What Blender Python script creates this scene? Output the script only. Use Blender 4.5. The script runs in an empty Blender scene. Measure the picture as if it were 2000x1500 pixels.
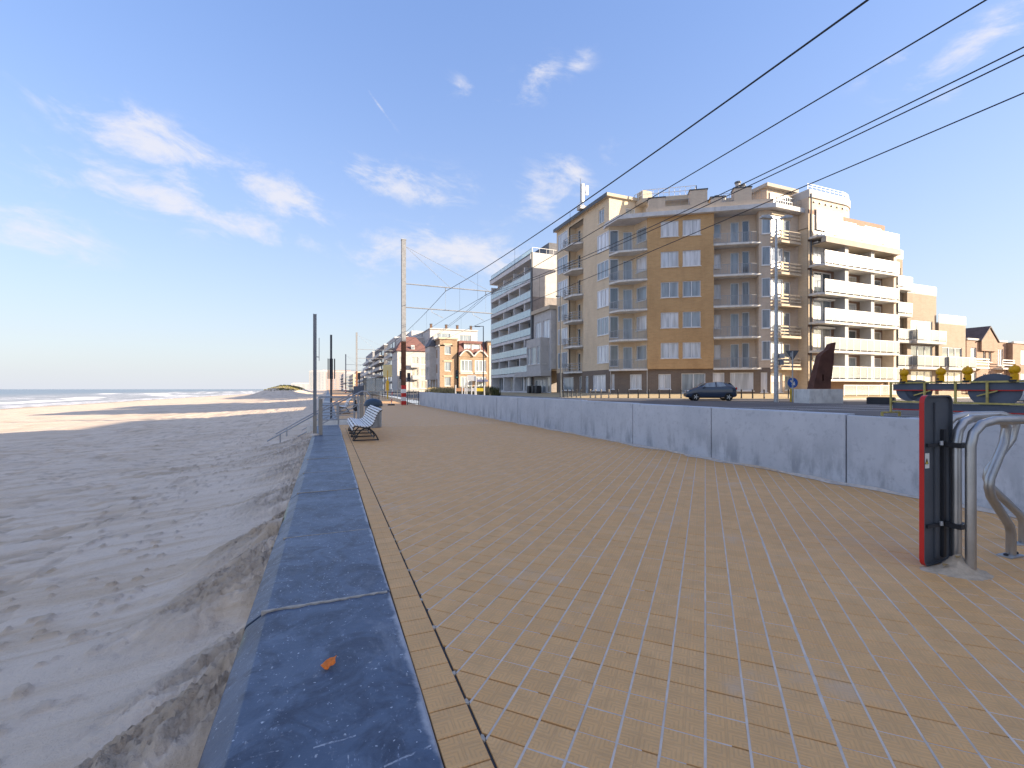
import bpy, bmesh, math, random
import numpy as np
from mathutils import Vector, Matrix
random.seed(7)
R = math.radians
sc = bpy.context.scene
C = sc.collection
# ------------------------------------------------------------------ camera
# World frame: +Y runs along the promenade (away), +X inland, z = 0 on the promenade tiles.
EYE = 1.3; FPX = 888.9; YAW = R(22.0); HORIZ = 760.0
CY, SY = math.cos(YAW), math.sin(YAW)
cam = bpy.data.cameras.new('camera'); cam.lens = 16.0; cam.sensor_width = 36.0
cam.shift_y = 0.005; cam.clip_start = 0.05; cam.clip_end = 30000
camo = bpy.data.objects.new('camera', cam); C.objects.link(camo)
camo.location = (0, 0, EYE); camo.rotation_euler = (R(90), 0, -YAW); sc.camera = camo
# ------------------------------------------------------------------ sky, sun, exposure
SUN_B, SUN_E = 121.0, 18.0          # bearing from +Y (clockwise) and elevation, degrees
sdir = Vector((math.sin(R(SUN_B))*math.cos(R(SUN_E)), math.cos(R(SUN_B))*math.cos(R(SUN_E)), math.sin(R(SUN_E))))
sl = bpy.data.lights.new('sun', 'SUN'); sl.energy = 2.2; sl.angle = R(0.53); sl.color = (1.0, 0.82, 0.60)
so = bpy.data.objects.new('sun', sl); C.objects.link(so)
so.rotation_euler = sdir.to_track_quat('Z', 'Y').to_euler(); so.location = (60, -40, 40)
sc.view_settings.view_transform = 'Standard'; sc.view_settings.look = 'None'
sc.view_settings.gamma = 1.0; sc.view_settings.use_curve_mapping = False
sc.view_settings.exposure = 2.76
SKY_STRENGTH = 0.125

def build_world():
    w = bpy.data.worlds.new('World'); sc.world = w; w.use_nodes = True
    nt = w.node_tree; N = nt.nodes; L = nt.links; N.clear()
    def nd(t, **k):
        n = N.new(t)
        for a, b in k.items(): setattr(n, a, b)
        return n
    def mth(op, a, b=None, c=None, clamp=False):
        n = nd('ShaderNodeMath', operation=op, use_clamp=clamp)
        for i, v in enumerate((a, b, c)):
            if v is None: continue
            if hasattr(v, 'is_output') or not isinstance(v, (int, float)): L.new(v, n.inputs[i])
            else: n.inputs[i].default_value = v
        return n.outputs[0]
    sky = nd('ShaderNodeTexSky', sky_type='NISHITA'); sky.sun_disc = False
    sky.sun_elevation = R(SUN_E); sky.sun_rotation = R(SUN_B)
    sky.air_density = 0.95; sky.dust_density = 0.6; sky.ozone_density = 1.6; sky.altitude = 0
    tc = nd('ShaderNodeTexCoord'); sx = nd('ShaderNodeSeparateXYZ'); L.new(tc.outputs['Generated'], sx.inputs[0])
    x, y, z = sx.outputs
    az = mth('ARCTAN2', x, y); el = mth('ARCSINE', z)
    zz = mth('ADD', mth('MAXIMUM', z, 0.0), 0.12)
    cv = nd('ShaderNodeCombineXYZ'); L.new(mth('DIVIDE', x, zz), cv.inputs[0]); L.new(mth('DIVIDE', y, zz), cv.inputs[1])
    def noise(scale, detail, rough, dist=0.0):
        n = nd('ShaderNodeTexNoise'); n.inputs['Scale'].default_value = scale; n.inputs['Detail'].default_value = detail
        n.inputs['Roughness'].default_value = rough; n.inputs['Distortion'].default_value = dist
        L.new(cv.outputs[0], n.inputs['Vector']); return n.outputs['Fac']
    cv2 = nd('ShaderNodeCombineXYZ'); L.new(mth('ADD', az, mth('MULTIPLY', el, 0.5)), cv2.inputs[0]); L.new(mth('MULTIPLY', el, 2.1), cv2.inputs[1])
    def noise2(scale, detail, rough, dist=0.0):
        n = nd('ShaderNodeTexNoise'); n.inputs['Scale'].default_value = scale; n.inputs['Detail'].default_value = detail
        n.inputs['Roughness'].default_value = rough; n.inputs['Distortion'].default_value = dist
        L.new(cv2.outputs[0], n.inputs['Vector']); return n.outputs['Fac']
    n1 = noise2(7.5, 10, 0.64, 0.5); n2 = noise(0.55, 4, 0.5)
    # clouds of this sky: (px, py, half width px, half height px, weight, tilt)
    clouds = [(300,278,125,36,1.25,.18),(385,350,75,34,1.0,.3),(345,400,190,32,1.1,.08),(540,385,85,38,1.05,.2),(55,455,95,38,1.15,.1),
              (40,300,60,18,.45,.3),(120,345,50,22,.5,.2),(555,470,62,16,.7,0),(800,362,95,26,1.0,0),(720,335,60,26,.6,0),(1075,365,58,40,.95,-.2),
              (880,500,145,38,1.05,0),(1000,520,130,45,.7,0),(855,445,36,22,.6,0),(1050,160,42,26,.75,-.5),(1130,122,26,20,.55,-.4),(905,170,24,24,.42,0),(980,188,20,12,.4,0),
              (1905,85,110,28,1.1,-.25),(1750,115,60,14,.6,-.2),(1860,178,60,16,.5,0),(1185,305,26,20,.45,0),(100,712,120,8,.35,0),
              (740,206,22,3,1.0,.75)]
    tot = None
    for (px, py, hw, hh, wt, tilt) in clouds:
        def ae(a, b):
            xc, zc, yc = (a-1000)/FPX, 1.0, (HORIZ-b)/FPX
            X = xc*CY+zc*SY; Y = -xc*SY+zc*CY
            return math.atan2(X, Y), math.atan2(yc, math.hypot(X, Y))
        a0, e0 = ae(px, py); a1, _ = ae(px+hw, py); _, e1 = ae(px, py-hh)
        sa, se = a1-a0, e1-e0
        da = mth('SUBTRACT', az, a0); de = mth('SUBTRACT', el, e0)
        c, s = math.cos(tilt), math.sin(tilt)
        u = mth('MULTIPLY_ADD', da, c/sa, mth('MULTIPLY', de, -s/sa))
        v = mth('MULTIPLY_ADD', de, c/se, mth('MULTIPLY', da, s/se))
        q = mth('ADD', mth('MULTIPLY', u, u), mth('MULTIPLY', v, v))
        g = mth('MULTIPLY', mth('EXPONENT', mth('MULTIPLY', q, -0.55)), wt)
        tot = g if tot is None else mth('MAXIMUM', tot, g)
    # unseen thin clouds added beside and above the view, to lift and whiten the shade
    rm = nd('ShaderNodeMapRange', interpolation_type='SMOOTHSTEP'); L.new(n2, rm.inputs[0]); rm.inputs[1].default_value = 0.40; rm.inputs[2].default_value = 0.56
    side = nd('ShaderNodeMapRange'); L.new(mth('ABSOLUTE', mth('SUBTRACT', az, YAW)), side.inputs[0]); side.inputs[1].default_value = 0.95; side.inputs[2].default_value = 1.25
    over = nd('ShaderNodeMapRange'); L.new(el, over.inputs[0]); over.inputs[1].default_value = 0.74; over.inputs[2].default_value = 0.95
    tot = mth('MAXIMUM', tot, mth('MULTIPLY', rm.outputs[0], mth('MAXIMUM', side.outputs[0], over.outputs[0])))
    n3 = noise2(26.0, 8, 0.62, 0.3)
    raw_d = mth('ADD', mth('MULTIPLY', tot, 0.92), mth('ADD', mth('MULTIPLY_ADD', n1, 4.2, -2.1), mth('MULTIPLY_ADD', n3, 0.9, -0.45)))
    sm = nd('ShaderNodeMapRange', interpolation_type='SMOOTHSTEP'); L.new(raw_d, sm.inputs[0]); sm.inputs[1].default_value = 0.15; sm.inputs[2].default_value = 1.5
    dens = mth('MULTIPLY', mth('MULTIPLY', sm.outputs[0], mth('MULTIPLY', tot, 2.0, clamp=True)), 0.80, clamp=True)
    # the sky in view is tone-compressed with its hue kept; the glow around the sun stays as the sky model gives it
    lum = nd('ShaderNodeRGBToBW'); L.new(sky.outputs[0], lum.inputs[0]); lm = mth('MAXIMUM', lum.outputs[0], 0.05)
    fac = mth('MULTIPLY', mth('POWER', lm, -0.46), 0.50)
    mr = nd('ShaderNodeMapRange', interpolation_type='SMOOTHSTEP'); L.new(lm, mr.inputs[0]); mr.inputs[1].default_value = 6.0; mr.inputs[2].default_value = 16.0
    fac = mth('ADD', mth('MULTIPLY', fac, mth('SUBTRACT', 1.0, mr.outputs[0])), mth('MULTIPLY', mr.outputs[0], 0.9))
    vm = nd('ShaderNodeVectorMath', operation='SCALE'); L.new(sky.outputs[0], vm.inputs[0]); L.new(fac, vm.inputs['Scale'])
    hs = nd('ShaderNodeHueSaturation'); L.new(vm.outputs[0], hs.inputs['Color'])
    hs.inputs['Saturation'].default_value = 1.13; hs.inputs['Value'].default_value = 1.0; hs.inputs['Hue'].default_value = 0.512
    # pale maritime haze low over the horizon, all the way round
    hz = nd('ShaderNodeMix', data_type='RGBA'); L.new(mth('MULTIPLY', mth('EXPONENT', mth('MULTIPLY', mth('MAXIMUM', z, 0.0), -4.0)), 0.98), hz.inputs[0]); L.new(hs.outputs[0], hz.inputs[6]); hz.inputs[7].default_value = (.89, .935, 1.04, 1)
    mix = nd('ShaderNodeMix', data_type='RGBA'); L.new(dens, mix.inputs[0]); L.new(hz.outputs[2], mix.inputs[6])
    mix.inputs[7].default_value = (1.07, 1.05, 1.11, 1)
    bg = nd('ShaderNodeBackground'); L.new(mix.outputs[2], bg.inputs[0]); bg.inputs[1].default_value = SKY_STRENGTH
    out = nd('ShaderNodeOutputWorld'); L.new(bg.outputs[0], out.inputs[0])
build_world()

# ------------------------------------------------------------------ pixel helpers (a pixel of the 2000x1500 photograph gives a direction)
def c2w(xc, zc, z): return Vector((xc*CY+zc*SY, -xc*SY+zc*CY, z))
def at(px, py, zc): return c2w((px-1000)/FPX*zc, zc, EYE+(HORIZ-py)/FPX*zc)
def gp(px, py, z=0.0):
    zc = FPX*(EYE-z)/(py-HORIZ); return c2w((px-1000)/FPX*zc, zc, z)
def colX(px, X):          # where the vertical plane through column px meets the line of constant X
    return X/math.tan(YAW+math.atan((px-1000)/FPX))
def colY(px, Y): return Y*math.tan(YAW+math.atan((px-1000)/FPX))
def zat(py, X, Y): return EYE+(HORIZ-py)/FPX*(X*SY+Y*CY)

# ------------------------------------------------------------------ materials
MATS = {}
def nodes_of(name):
    m = bpy.data.materials.new(name); m.use_nodes = True
    nt = m.node_tree; b = nt.nodes['Principled BSDF']
    return m, nt, b
class NT:
    def __init__(s, nt): s.nt = nt
    def n(s, t, **k):
        x = s.nt.nodes.new(t)
        for a, b in k.items(): setattr(x, a, b)
        return x
    def l(s, a, b): s.nt.links.new(a, b)
    def m(s, op, a, b=None, c=None, clamp=False):
        x = s.n('ShaderNodeMath', operation=op, use_clamp=clamp)
        for i, v in enumerate((a, b, c)):
            if v is None: continue
            if isinstance(v, (int, float)): x.inputs[i].default_value = v
            else: s.l(v, x.inputs[i])
        return x.outputs[0]
    def pos(s): return s.n('ShaderNodeNewGeometry').outputs['Position']
    def mapping(s, vec, scale=(1,1,1), rot=(0,0,0), loc=(0,0,0)):
        x = s.n('ShaderNodeMapping'); s.l(vec, x.inputs[0]); x.inputs['Scale'].default_value = scale
        x.inputs['Rotation'].default_value = rot; x.inputs['Location'].default_value = loc; return x.outputs[0]
    def noise(s, vec, scale, detail=5, rough=.55, dist=0):
        x = s.n('ShaderNodeTexNoise'); s.l(vec, x.inputs['Vector']); x.inputs['Scale'].default_value = scale
        x.inputs['Detail'].default_value = detail; x.inputs['Roughness'].default_value = rough; x.inputs['Distortion'].default_value = dist
        return x.outputs['Fac']
    def ramp(s, fac, stops):
        x = s.n('ShaderNodeValToRGB'); s.l(fac, x.inputs[0]); e = x.color_ramp.elements
        while len(e) < len(stops): e.new(.5)
        for i, (p, c) in enumerate(stops):
            e[i].position = p; e[i].color = (*c, 1) if len(c) == 3 else c
        return x.outputs[0]
    def step(s, v, a, b):
        x = s.n('ShaderNodeMapRange', interpolation_type='SMOOTHSTEP'); s.l(v, x.inputs[0])
        x.inputs[1].default_value = a; x.inputs[2].default_value = b; return x.outputs[0]
    def mix(s, fac, a, b):
        x = s.n('ShaderNodeMix', data_type='RGBA')
        for v, i in ((fac, 0), (a, 6), (b, 7)):
            if isinstance(v, (int, float)): x.inputs[i].default_value = v
            elif isinstance(v, tuple): x.inputs[i].default_value = (*v, 1) if len(v) == 3 else v
            else: s.l(v, x.inputs[i])
        return x.outputs[2]
    def bump(s, h, bsdf, strength=.5, dist=.02):
        x = s.n('ShaderNodeBump'); x.inputs['Strength'].default_value = strength; x.inputs['Distance'].default_value = dist
        s.l(h, x.inputs['Height']); s.l(x.outputs[0], bsdf.inputs['Normal'])
def mat(name, col, rough=.7, var=.12, scale=1.5, bump=0, bscale=30, metal=0, spec=.4, streak=1.0, dirt=None, coat=0):
    if name in MATS: return MATS[name]
    m, nt, b = nodes_of(name); t = NT(nt)
    p = t.pos()
    if streak != 1.0: p = t.mapping(p, (1, 1, streak))
    f = t.noise(p, scale, 6, .6)
    a = tuple(max(0, c*(1-var)) for c in col); d = tuple(min(1, c*(1+var)) for c in col)
    cc = t.mix(t.step(f, .3, .7), a, d)
    if dirt:
        g = t.noise(t.mapping(p, (1, 1, .25)), scale*2.3, 5, .65)
        cc = t.mix(t.m('MULTIPLY', t.step(g, .52, .75), dirt[1]), cc, dirt[0])
    t.l(cc, b.inputs['Base Color'])
    b.inputs['Roughness'].default_value = rough; b.inputs['Metallic'].default_value = metal
    b.inputs['Specular IOR Level'].default_value = spec; b.inputs['Coat Weight'].default_value = coat
    if bump: t.bump(t.noise(p, bscale, 4), b, bump, .01)
    MATS[name] = m; return m

# --- tile paving: 15 cm tiles laid at 45 degrees, relief of combs pointing at each edge
TS = 0.15; APH = 0.28
def tile_material(name, diagonal, joints):
    m, nt, b = nodes_of(name); t = NT(nt)
    p = t.pos(); s = t.n('ShaderNodeSeparateXYZ'); t.l(p, s.inputs[0])
    if diagonal:
        k = 1/math.sqrt(2)/TS
        a = t.m('SUBTRACT', t.m('MULTIPLY', t.m('ADD', s.outputs[0], s.outputs[1]), k), APH)
        c = t.m('MULTIPLY', t.m('SUBTRACT', s.outputs[0], s.outputs[1]), k)
    else:
        a = t.m('DIVIDE', s.outputs[1], .153); c = t.m('DIVIDE', t.m('SUBTRACT', s.outputs[0], .373), .157)
    fa = t.m('SUBTRACT', t.m('FRACT', a), .5); fc = t.m('SUBTRACT', t.m('FRACT', c), .5)
    ua = t.m('ABSOLUTE', fa); uc = t.m('ABSOLUTE', fc)
    mn = t.m('MINIMUM', ua, uc); mx = t.m('MAXIMUM', ua, uc)
    w = t.m('SINE', t.m('MULTIPLY', mn, 2*math.pi/.105))
    groove = t.m('MULTIPLY', t.step(w, .1, .75), t.m('LESS_THAN', mx, .46))
    cell = t.n('ShaderNodeCombineXYZ'); t.l(t.m('FLOOR', a), cell.inputs[0]); t.l(t.m('FLOOR', c), cell.inputs[1])
    wn = t.n('ShaderNodeTexWhiteNoise'); t.l(cell.outputs[0], wn.inputs[0])
    n1 = t.noise(p, 1.1, 6, .6); n2 = t.noise(p, 60, 4, .6); n4 = t.noise(p, 7, 5, .6)
    base = t.mix(wn.outputs['Value'], (.70, .39, .152), (.765, .445, .188))
    base = t.mix(t.step(n4, .35, .7), base, (.64, .37, .155))
    base = t.mix(t.m('MULTIPLY', groove, .22), base, (.36, .225, .12))
    base = t.mix(t.m('MULTIPLY', t.step(n2, .5, .8), .3), base, (.6, .45, .29))
    # blown sand that lies in patches over the tiles
    dust = t.m('MULTIPLY', t.step(t.m('ADD', n1, t.m('MULTIPLY', n4, .35)), .74, .95), .35)
    n5 = t.noise(t.mapping(p, (1, 2.2, 1), (0, 0, .3), (3, 0, 0)), .9, 6, .7)
    dust = t.m('MAXIMUM', dust, t.m('MULTIPLY', t.step(t.m('ADD', n5, t.m('MULTIPLY', groove, .08)), .63, .80), .30))
    base = t.mix(dust, base, (.62, .52, .42))
    h = t.m('MULTIPLY', groove, -1.0)
    if joints:
        j1 = t.step(ua, .475, .49); j2 = t.step(uc, .468, .486)
        base = t.mix(t.m('MULTIPLY', j2, .85), base, (.72, .65, .58)); base = t.mix(t.m('MULTIPLY', j1, .6), base, (.60, .53, .46))
        h = t.m('SUBTRACT', h, t.m('MULTIPLY', t.m('MAXIMUM', j1, j2), 2.0))
    t.l(base, b.inputs['Base Color']); b.inputs['Roughness'].default_value = .62; b.inputs['Specular IOR Level'].default_value = .35
    t.bump(t.m('ADD', h, t.m('MULTIPLY', n2, .5)), b, .42, .003)
    MATS[name] = m
tile_material('tile', True, False); tile_material('tile_far', True, True); tile_material('tile_edge', False, False)

def special_materials():
    # blue limestone coping
    m, nt, b = nodes_of('bluestone'); t = NT(nt); p = t.pos()
    n1 = t.noise(p, 1.6, 7, .62); n2 = t.noise(p, 26, 6, .7); n3 = t.noise(t.mapping(p, (1, .35, 1), (0, 0, .5)), 38, 3, .5)
    n4 = t.noise(p, 5, 6, .65, .6); n5 = t.noise(p, 300, 2, .6)
    c = t.ramp(n1, [(.30, (.038, .062, .11)), (.5, (.065, .098, .16)), (.72, (.11, .148, .215))])
    c = t.mix(t.m('MULTIPLY', t.step(n4, .5, .72), .5), c, (.155, .20, .275))
    c = t.mix(t.m('MULTIPLY', t.step(n2, .55, .78), .45), c, (.13, .18, .26))
    c = t.mix(t.m('MULTIPLY', t.step(n3, .69, .76), .75), c, (.50, .52, .55))
    n6 = t.noise(p, 14, 4, .6); c = t.mix(t.m('MULTIPLY', t.m('MULTIPLY', t.step(n6, .6, .7), t.step(n2, .5, .6)), .6), c, (.46, .47, .49))
    n8 = t.noise(p, 3.4, 8, .7, .9); c = t.mix(t.m('MULTIPLY', t.step(n8, .44, .64), .8), c, (.018, .028, .058))
    n10 = t.noise(p, 48, 2, .5); c = t.mix(t.m('MULTIPLY', t.step(n10, .70, .745), .85), c, (.52, .56, .62))
    n11 = t.noise(t.mapping(p, (1, .6, 1), (0, 0, .2), (5, 3, 0)), 2.3, 7, .7, .5); c = t.mix(t.m('MULTIPLY', t.step(n11, .56, .72), .4), c, (.26, .29, .34))
    n9 = t.noise(t.mapping(p, (1, .5, 1), (0, 0, .25)), 75, 4, .6); c = t.mix(t.m('MULTIPLY', t.m('MULTIPLY', t.step(n9, .60, .72), t.step(n4, .42, .58)), .6), c, (.40, .45, .55))
    sx = t.n('ShaderNodeSeparateXYZ'); t.l(p, sx.inputs[0]); X = sx.outputs[0]
    edge = t.step(t.m('ADD', X, t.m('MULTIPLY', t.m('SUBTRACT', n4, .5), .10)), .335, .365)
    c = t.mix(t.m('MULTIPLY', edge, .75), c, (.42, .43, .46))
    algae = t.m('MULTIPLY', t.step(X, -.40, -.45), t.step(t.noise(t.mapping(p, (1, 1, 1), (0, 0, 0), (0, .7, 0)), 1.1, 4), .5, .68))
    c = t.mix(t.m('MULTIPLY', algae, .8), c, (.30, .31, .13))
    # long pale scratches
    def scratch(a, bb, wd):
        ax, ay = a; bx, by = bb; L = math.hypot(bx-ax, by-ay); ux, uy = (bx-ax)/L, (by-ay)/L
        Y = sx.outputs[1]; dx = t.m('SUBTRACT', X, ax); dy = t.m('SUBTRACT', Y, ay)
        al = t.m('ADD', t.m('MULTIPLY', dx, ux), t.m('MULTIPLY', dy, uy))
        ac = t.m('ABSOLUTE', t.m('ADD', t.m('ADD', t.m('MULTIPLY', dx, -uy), t.m('MULTIPLY', dy, ux)), t.m('MULTIPLY', t.m('SUBTRACT', n6, .5), .022)))
        return t.m('MULTIPLY', t.m('MULTIPLY', t.m('GREATER_THAN', al, 0), t.m('LESS_THAN', al, L)), t.step(ac, wd, wd*.4))
    sm = None
    for a, bb, wd in (((488,1480),(545,1468),.004),((612,1462),(695,1438),.005),((640,1455),(690,1440),.003),((750,1500),(842,1458),.006),((352,1470),(352,1400),.002)):
        A, B = gp(*a), gp(*bb); s_ = scratch((A.x, A.y), (B.x, B.y), wd); sm = s_ if sm is None else t.m('MAXIMUM', sm, s_)
    c = t.mix(t.m('MULTIPLY', t.m('MULTIPLY', sm, t.step(n2, .40, .58)), .6), c, (.55, .58, .63))
    t.l(c, b.inputs['Base Color']); t.l(t.m('MULTIPLY_ADD', n2, .28, .30), b.inputs['Roughness']); b.inputs['Specular IOR Level'].default_value = .62
    t.bump(t.m('ADD', t.m('MULTIPLY', n2, 1.0), t.m('MULTIPLY', n5, .3)), b, .35, .006); MATS['bluestone'] = m
    # sand
    m, nt, b = nodes_of('sand'); t = NT(nt); p = t.pos()
    n1 = t.noise(p, .5, 6, .6); n2 = t.noise(p, 9, 6, .65); n3 = t.noise(t.mapping(p, (.5, 1.6, 1), (0, 0, -.6)), 3.0, 6, .65, .5); n4 = t.noise(p, 160, 3, .7); n6 = t.noise(p, 30, 5, .7); n7 = t.noise(t.mapping(p, (.35, 1.9, 1), (0, 0, -.75)), 1.1, 7, .68, .8)
    c = t.ramp(n1, [(.3, (.67, .555, .44)), (.7, (.75, .63, .51))])
    c = t.mix(t.m('MULTIPLY', t.step(n3, .55, .72), .3), c, (.55, .46, .37))
    c = t.mix(t.m('MULTIPLY', t.step(n2, .58, .72), .2), c, (.42, .33, .24))
    c = t.mix(t.m('MULTIPLY', t.step(n7, .44, .62), .7), c, (.58, .44, .30))
    c = t.mix(t.m('MULTIPLY', t.m('MULTIPLY', t.step(n6, .62, .70), t.step(n2, .45, .6)), .6), c, (.25, .18, .12))
    sx = t.n('ShaderNodeSeparateXYZ'); t.l(p, sx.inputs[0])
    wet = t.step(t.m('ADD', sx.outputs[0], t.m('MULTIPLY', t.m('SUBTRACT', n1, .5), 12)), -58, -68)
    c = t.mix(t.m('MULTIPLY', wet, .75), c, (.22, .18, .15))
    va = t.n('ShaderNodeAttribute', attribute_name='dark_tone'); c = t.mix(t.m('MULTIPLY', va.outputs['Fac'], .6), c, (.34, .27, .20))
    t.l(c, b.inputs['Base Color']); b.inputs['Roughness'].default_value = .9; b.inputs['Specular IOR Level'].default_value = .15
    h = t.m('ADD', t.m('ADD', t.m('MULTIPLY', n2, .8), t.m('MULTIPLY', n6, .35)), t.m('ADD', t.m('MULTIPLY', n4, .12), t.m('MULTIPLY', n3, .7)))
    t.bump(h, b, .75, .05); MATS['sand'] = m
    # cast concrete wall panels
    m, nt, b = nodes_of('cast_concrete'); t = NT(nt); p = t.pos()
    n1 = t.noise(p, 1.3, 7, .62); n2 = t.noise(t.mapping(p, (1, 1, .3)), 2.6, 6, .65); n3 = t.noise(p, 55, 4, .6); n5 = t.noise(p, 12, 5, .7)
    sx = t.n('ShaderNodeSeparateXYZ'); t.l(p, sx.inputs[0]); Z = sx.outputs[2]
    c = t.ramp(n1, [(.3, (.44, .475, .53)), (.7, (.56, .59, .64))])
    low = t.step(t.m('ADD', Z, t.m('MULTIPLY', t.m('SUBTRACT', n2, .5), 1.8)), .95, .25)
    c = t.mix(t.m('MULTIPLY', t.m('MULTIPLY', low, t.step(n2, .47, .66)), .8), c, (.21, .235, .275))
    c = t.mix(t.m('MULTIPLY', t.step(n5, .5, .72), .5), c, (.31, .34, .39))
    pit = t.step(t.m('MULTIPLY', t.step(n3, .66, .74), t.step(n5, .45, .6)), .3, .7)
    c = t.mix(t.m('MULTIPLY', pit, .75), c, (.15, .155, .17))
    c = t.mix(t.m('MULTIPLY', t.step(t.m('ADD', Z, t.m('MULTIPLY', n5, .12)), .16, .06), .5), c, (.5, .49, .47))
    t.l(c, b.inputs['Base Color']); b.inputs['Roughness'].default_value = .85
    t.bump(t.m('SUBTRACT', t.m('MULTIPLY', n3, .4), pit), b, .4, .006); MATS['cast_concrete'] = m
    # sea
    m, nt, b = nodes_of('sea_water'); t = NT(nt); p = t.pos()
    sx = t.n('ShaderNodeSeparateXYZ'); t.l(p, sx.inputs[0])
    wv = t.noise(t.mapping(p, (1, .12, 1)), .16, 5, .6); w2 = t.noise(t.mapping(p, (1, .25, 1)), .9, 4, .6)
    shore = t.m('ADD', sx.outputs[0], t.m('MULTIPLY', t.m('SUBTRACT', wv, .5), 26))
    foam = t.m('MULTIPLY', t.step(wv, .50, .60), t.m('MULTIPLY', t.step(sx.outputs[0], -235, -120), t.step(w2, .30, .62)))
    swash = t.m('MULTIPLY', t.step(shore, -86, -76), t.step(w2, .35, .65))
    foam = t.m('MAXIMUM', foam, t.m('MULTIPLY', swash, .8))
    deep = t.step(sx.outputs[0], -90, -330)
    c = t.mix(deep, (.28, .27, .25), (.16, .20, .23)); c = t.mix(foam, c, (.85, .87, .9))
    t.l(c, b.inputs['Base Color']); t.l(t.m('MULTIPLY_ADD', foam, .5, .32), b.inputs['Roughness'])
    t.bump(t.m('ADD', wv, t.m('MULTIPLY', w2, .4)), b, .5, .4); MATS['sea_water'] = m
    # asphalt
    m, nt, b = nodes_of('asphalt'); t = NT(nt); p = t.pos()
    n1 = t.noise(p, .35, 6, .6); n2 = t.noise(p, 90, 3, .6)
    c = t.ramp(n1, [(.3, (.085, .078, .082)), (.7, (.135, .122, .122))]); c = t.mix(t.m('MULTIPLY', n2, .35), c, (.2, .19, .185))
    t.l(c, b.inputs['Base Color']); b.inputs['Roughness'].default_value = .85; MATS['asphalt'] = m
    # yellow clinker pavement at the far side of the road
    m, nt, b = nodes_of('clinker'); t = NT(nt); p = t.pos()
    br = t.n('ShaderNodeTexBrick'); t.l(t.mapping(p, (1, 1, 0)), br.inputs['Vector']); br.inputs['Scale'].default_value = 4.5
    br.inputs['Color1'].default_value = (.46, .34, .17, 1); br.inputs['Color2'].default_value = (.38, .29, .16, 1); br.inputs['Mortar'].default_value = (.33, .28, .2, 1)
    c = t.mix(t.m('MULTIPLY', t.noise(p, .8, 6), .6), br.outputs[0], (.5, .41, .27))
    t.l(c, b.inputs['Base Color']); b.inputs['Roughness'].default_value = .85; MATS['clinker'] = m
    # brick facings (colour and coursing only, the courses are about a pixel high in the photograph)
    def brick(name, c1, c2, mort):
        m, nt, b = nodes_of(name); t = NT(nt); p = t.pos()
        s = t.n('ShaderNodeSeparateXYZ'); t.l(p, s.inputs[0]); cb = t.n('ShaderNodeCombineXYZ')
        t.l(t.m('ADD', t.m('MULTIPLY', s.outputs[0], .8), t.m('MULTIPLY', s.outputs[1], -.72)), cb.inputs[0]); t.l(s.outputs[2], cb.inputs[1])
        br = t.n('ShaderNodeTexBrick'); t.l(cb.outputs[0], br.inputs['Vector']); br.inputs['Scale'].default_value = 1.0
        br.inputs['Brick Width'].default_value = .42; br.inputs['Row Height'].default_value = .13; br.inputs['Mortar Size'].default_value = .012
        br.inputs['Color1'].default_value = (*c1, 1); br.inputs['Color2'].default_value = (*c2, 1); br.inputs['Mortar'].default_value = (*mort, 1)
        g = t.noise(t.mapping(p, (1, 1, .3)), .8, 6, .65); g2 = t.noise(p, 7, 4, .6)
        c = t.mix(t.m('MULTIPLY', t.step(g, .42, .72), .38), br.outputs[0], tuple(x*.66 for x in c2))
        c = t.mix(t.m('MULTIPLY', t.step(g2, .5, .75), .25), c, tuple(min(1, x*1.25) for x in c1))
        t.l(c, b.inputs['Base Color']); b.inputs['Roughness'].default_value = .85; b.inputs['Specular IOR Level'].default_value = .2; MATS[name] = m
    brick('brick_ochre', (.60, .375, .18), (.53, .32, .15), (.54, .38, .22))
    brick('brick_sand', (.70, .56, .39), (.64, .51, .35), (.66, .57, .46))
    brick('brick_beige', (.66, .54, .42), (.60, .485, .38), (.63, .54, .44))
    brick('brick_brown', (.21, .165, .135), (.18, .145, .12), (.22, .19, .165))
    brick('brick_red', (.36, .17, .085), (.30, .13, .065), (.36, .22, .14))
    brick('brick_orange', (.33, .235, .16), (.27, .185, .12), (.38, .31, .24))
    brick('brick_rose', (.33, .22, .165), (.28, .18, .135), (.36, .28, .23))
    brick('brick_tan', (.33, .265, .21), (.29, .23, .18), (.34, .285, .235))
    # glazing
    def pane(name, col, rough=.06, spec=.7):
        m, nt, b = nodes_of(name); t = NT(nt); p = t.pos()
        f = t.noise(t.mapping(p, (1.5, 1.5, .15)), 2.2, 3, .5)
        c = t.mix(t.step(f, .35, .65), tuple(x*.72 for x in col), tuple(min(1, x*1.15) for x in col))
        t.l(c, b.inputs['Base Color']); b.inputs['Roughness'].default_value = .35 if sum(col) > .8 else rough
        b.inputs['Specular IOR Level'].default_value = spec; b.inputs['Coat Weight'].default_value = 1.0; b.inputs['Coat Roughness'].default_value = .03
        MATS[name] = m
    pane('pane_dark', (.09, .115, .135)); pane('pane_mid', (.25, .30, .345)); pane('pane_curtain', (.55, .58, .62)); pane('pane_blind', (.66, .66, .68)); pane('pane_cream', (.5, .48, .42))
    def sheet(name, col, alpha, rough):
        m, nt, b = nodes_of(name); b.inputs['Base Color'].default_value = (*col, 1); b.inputs['Alpha'].default_value = alpha
        b.inputs['Roughness'].default_value = rough; b.inputs['Coat Weight'].default_value = .6; MATS[name] = m
    sheet('balcony_glass', (.66, .82, .84), .70, .12); sheet('frosted_glass', (.31, .335, .345), .70, .25); sheet('clear_glass', (.75, .82, .82), .28, .05)
special_materials()
mat('paint_white', (.78, .78, .77), .5, .05); mat('frame_white', (.74, .75, .77), .45, .04); mat('render_white', (.50, .49, .48), .85, .08, dirt=((.42, .41, .4), .4))
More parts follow.
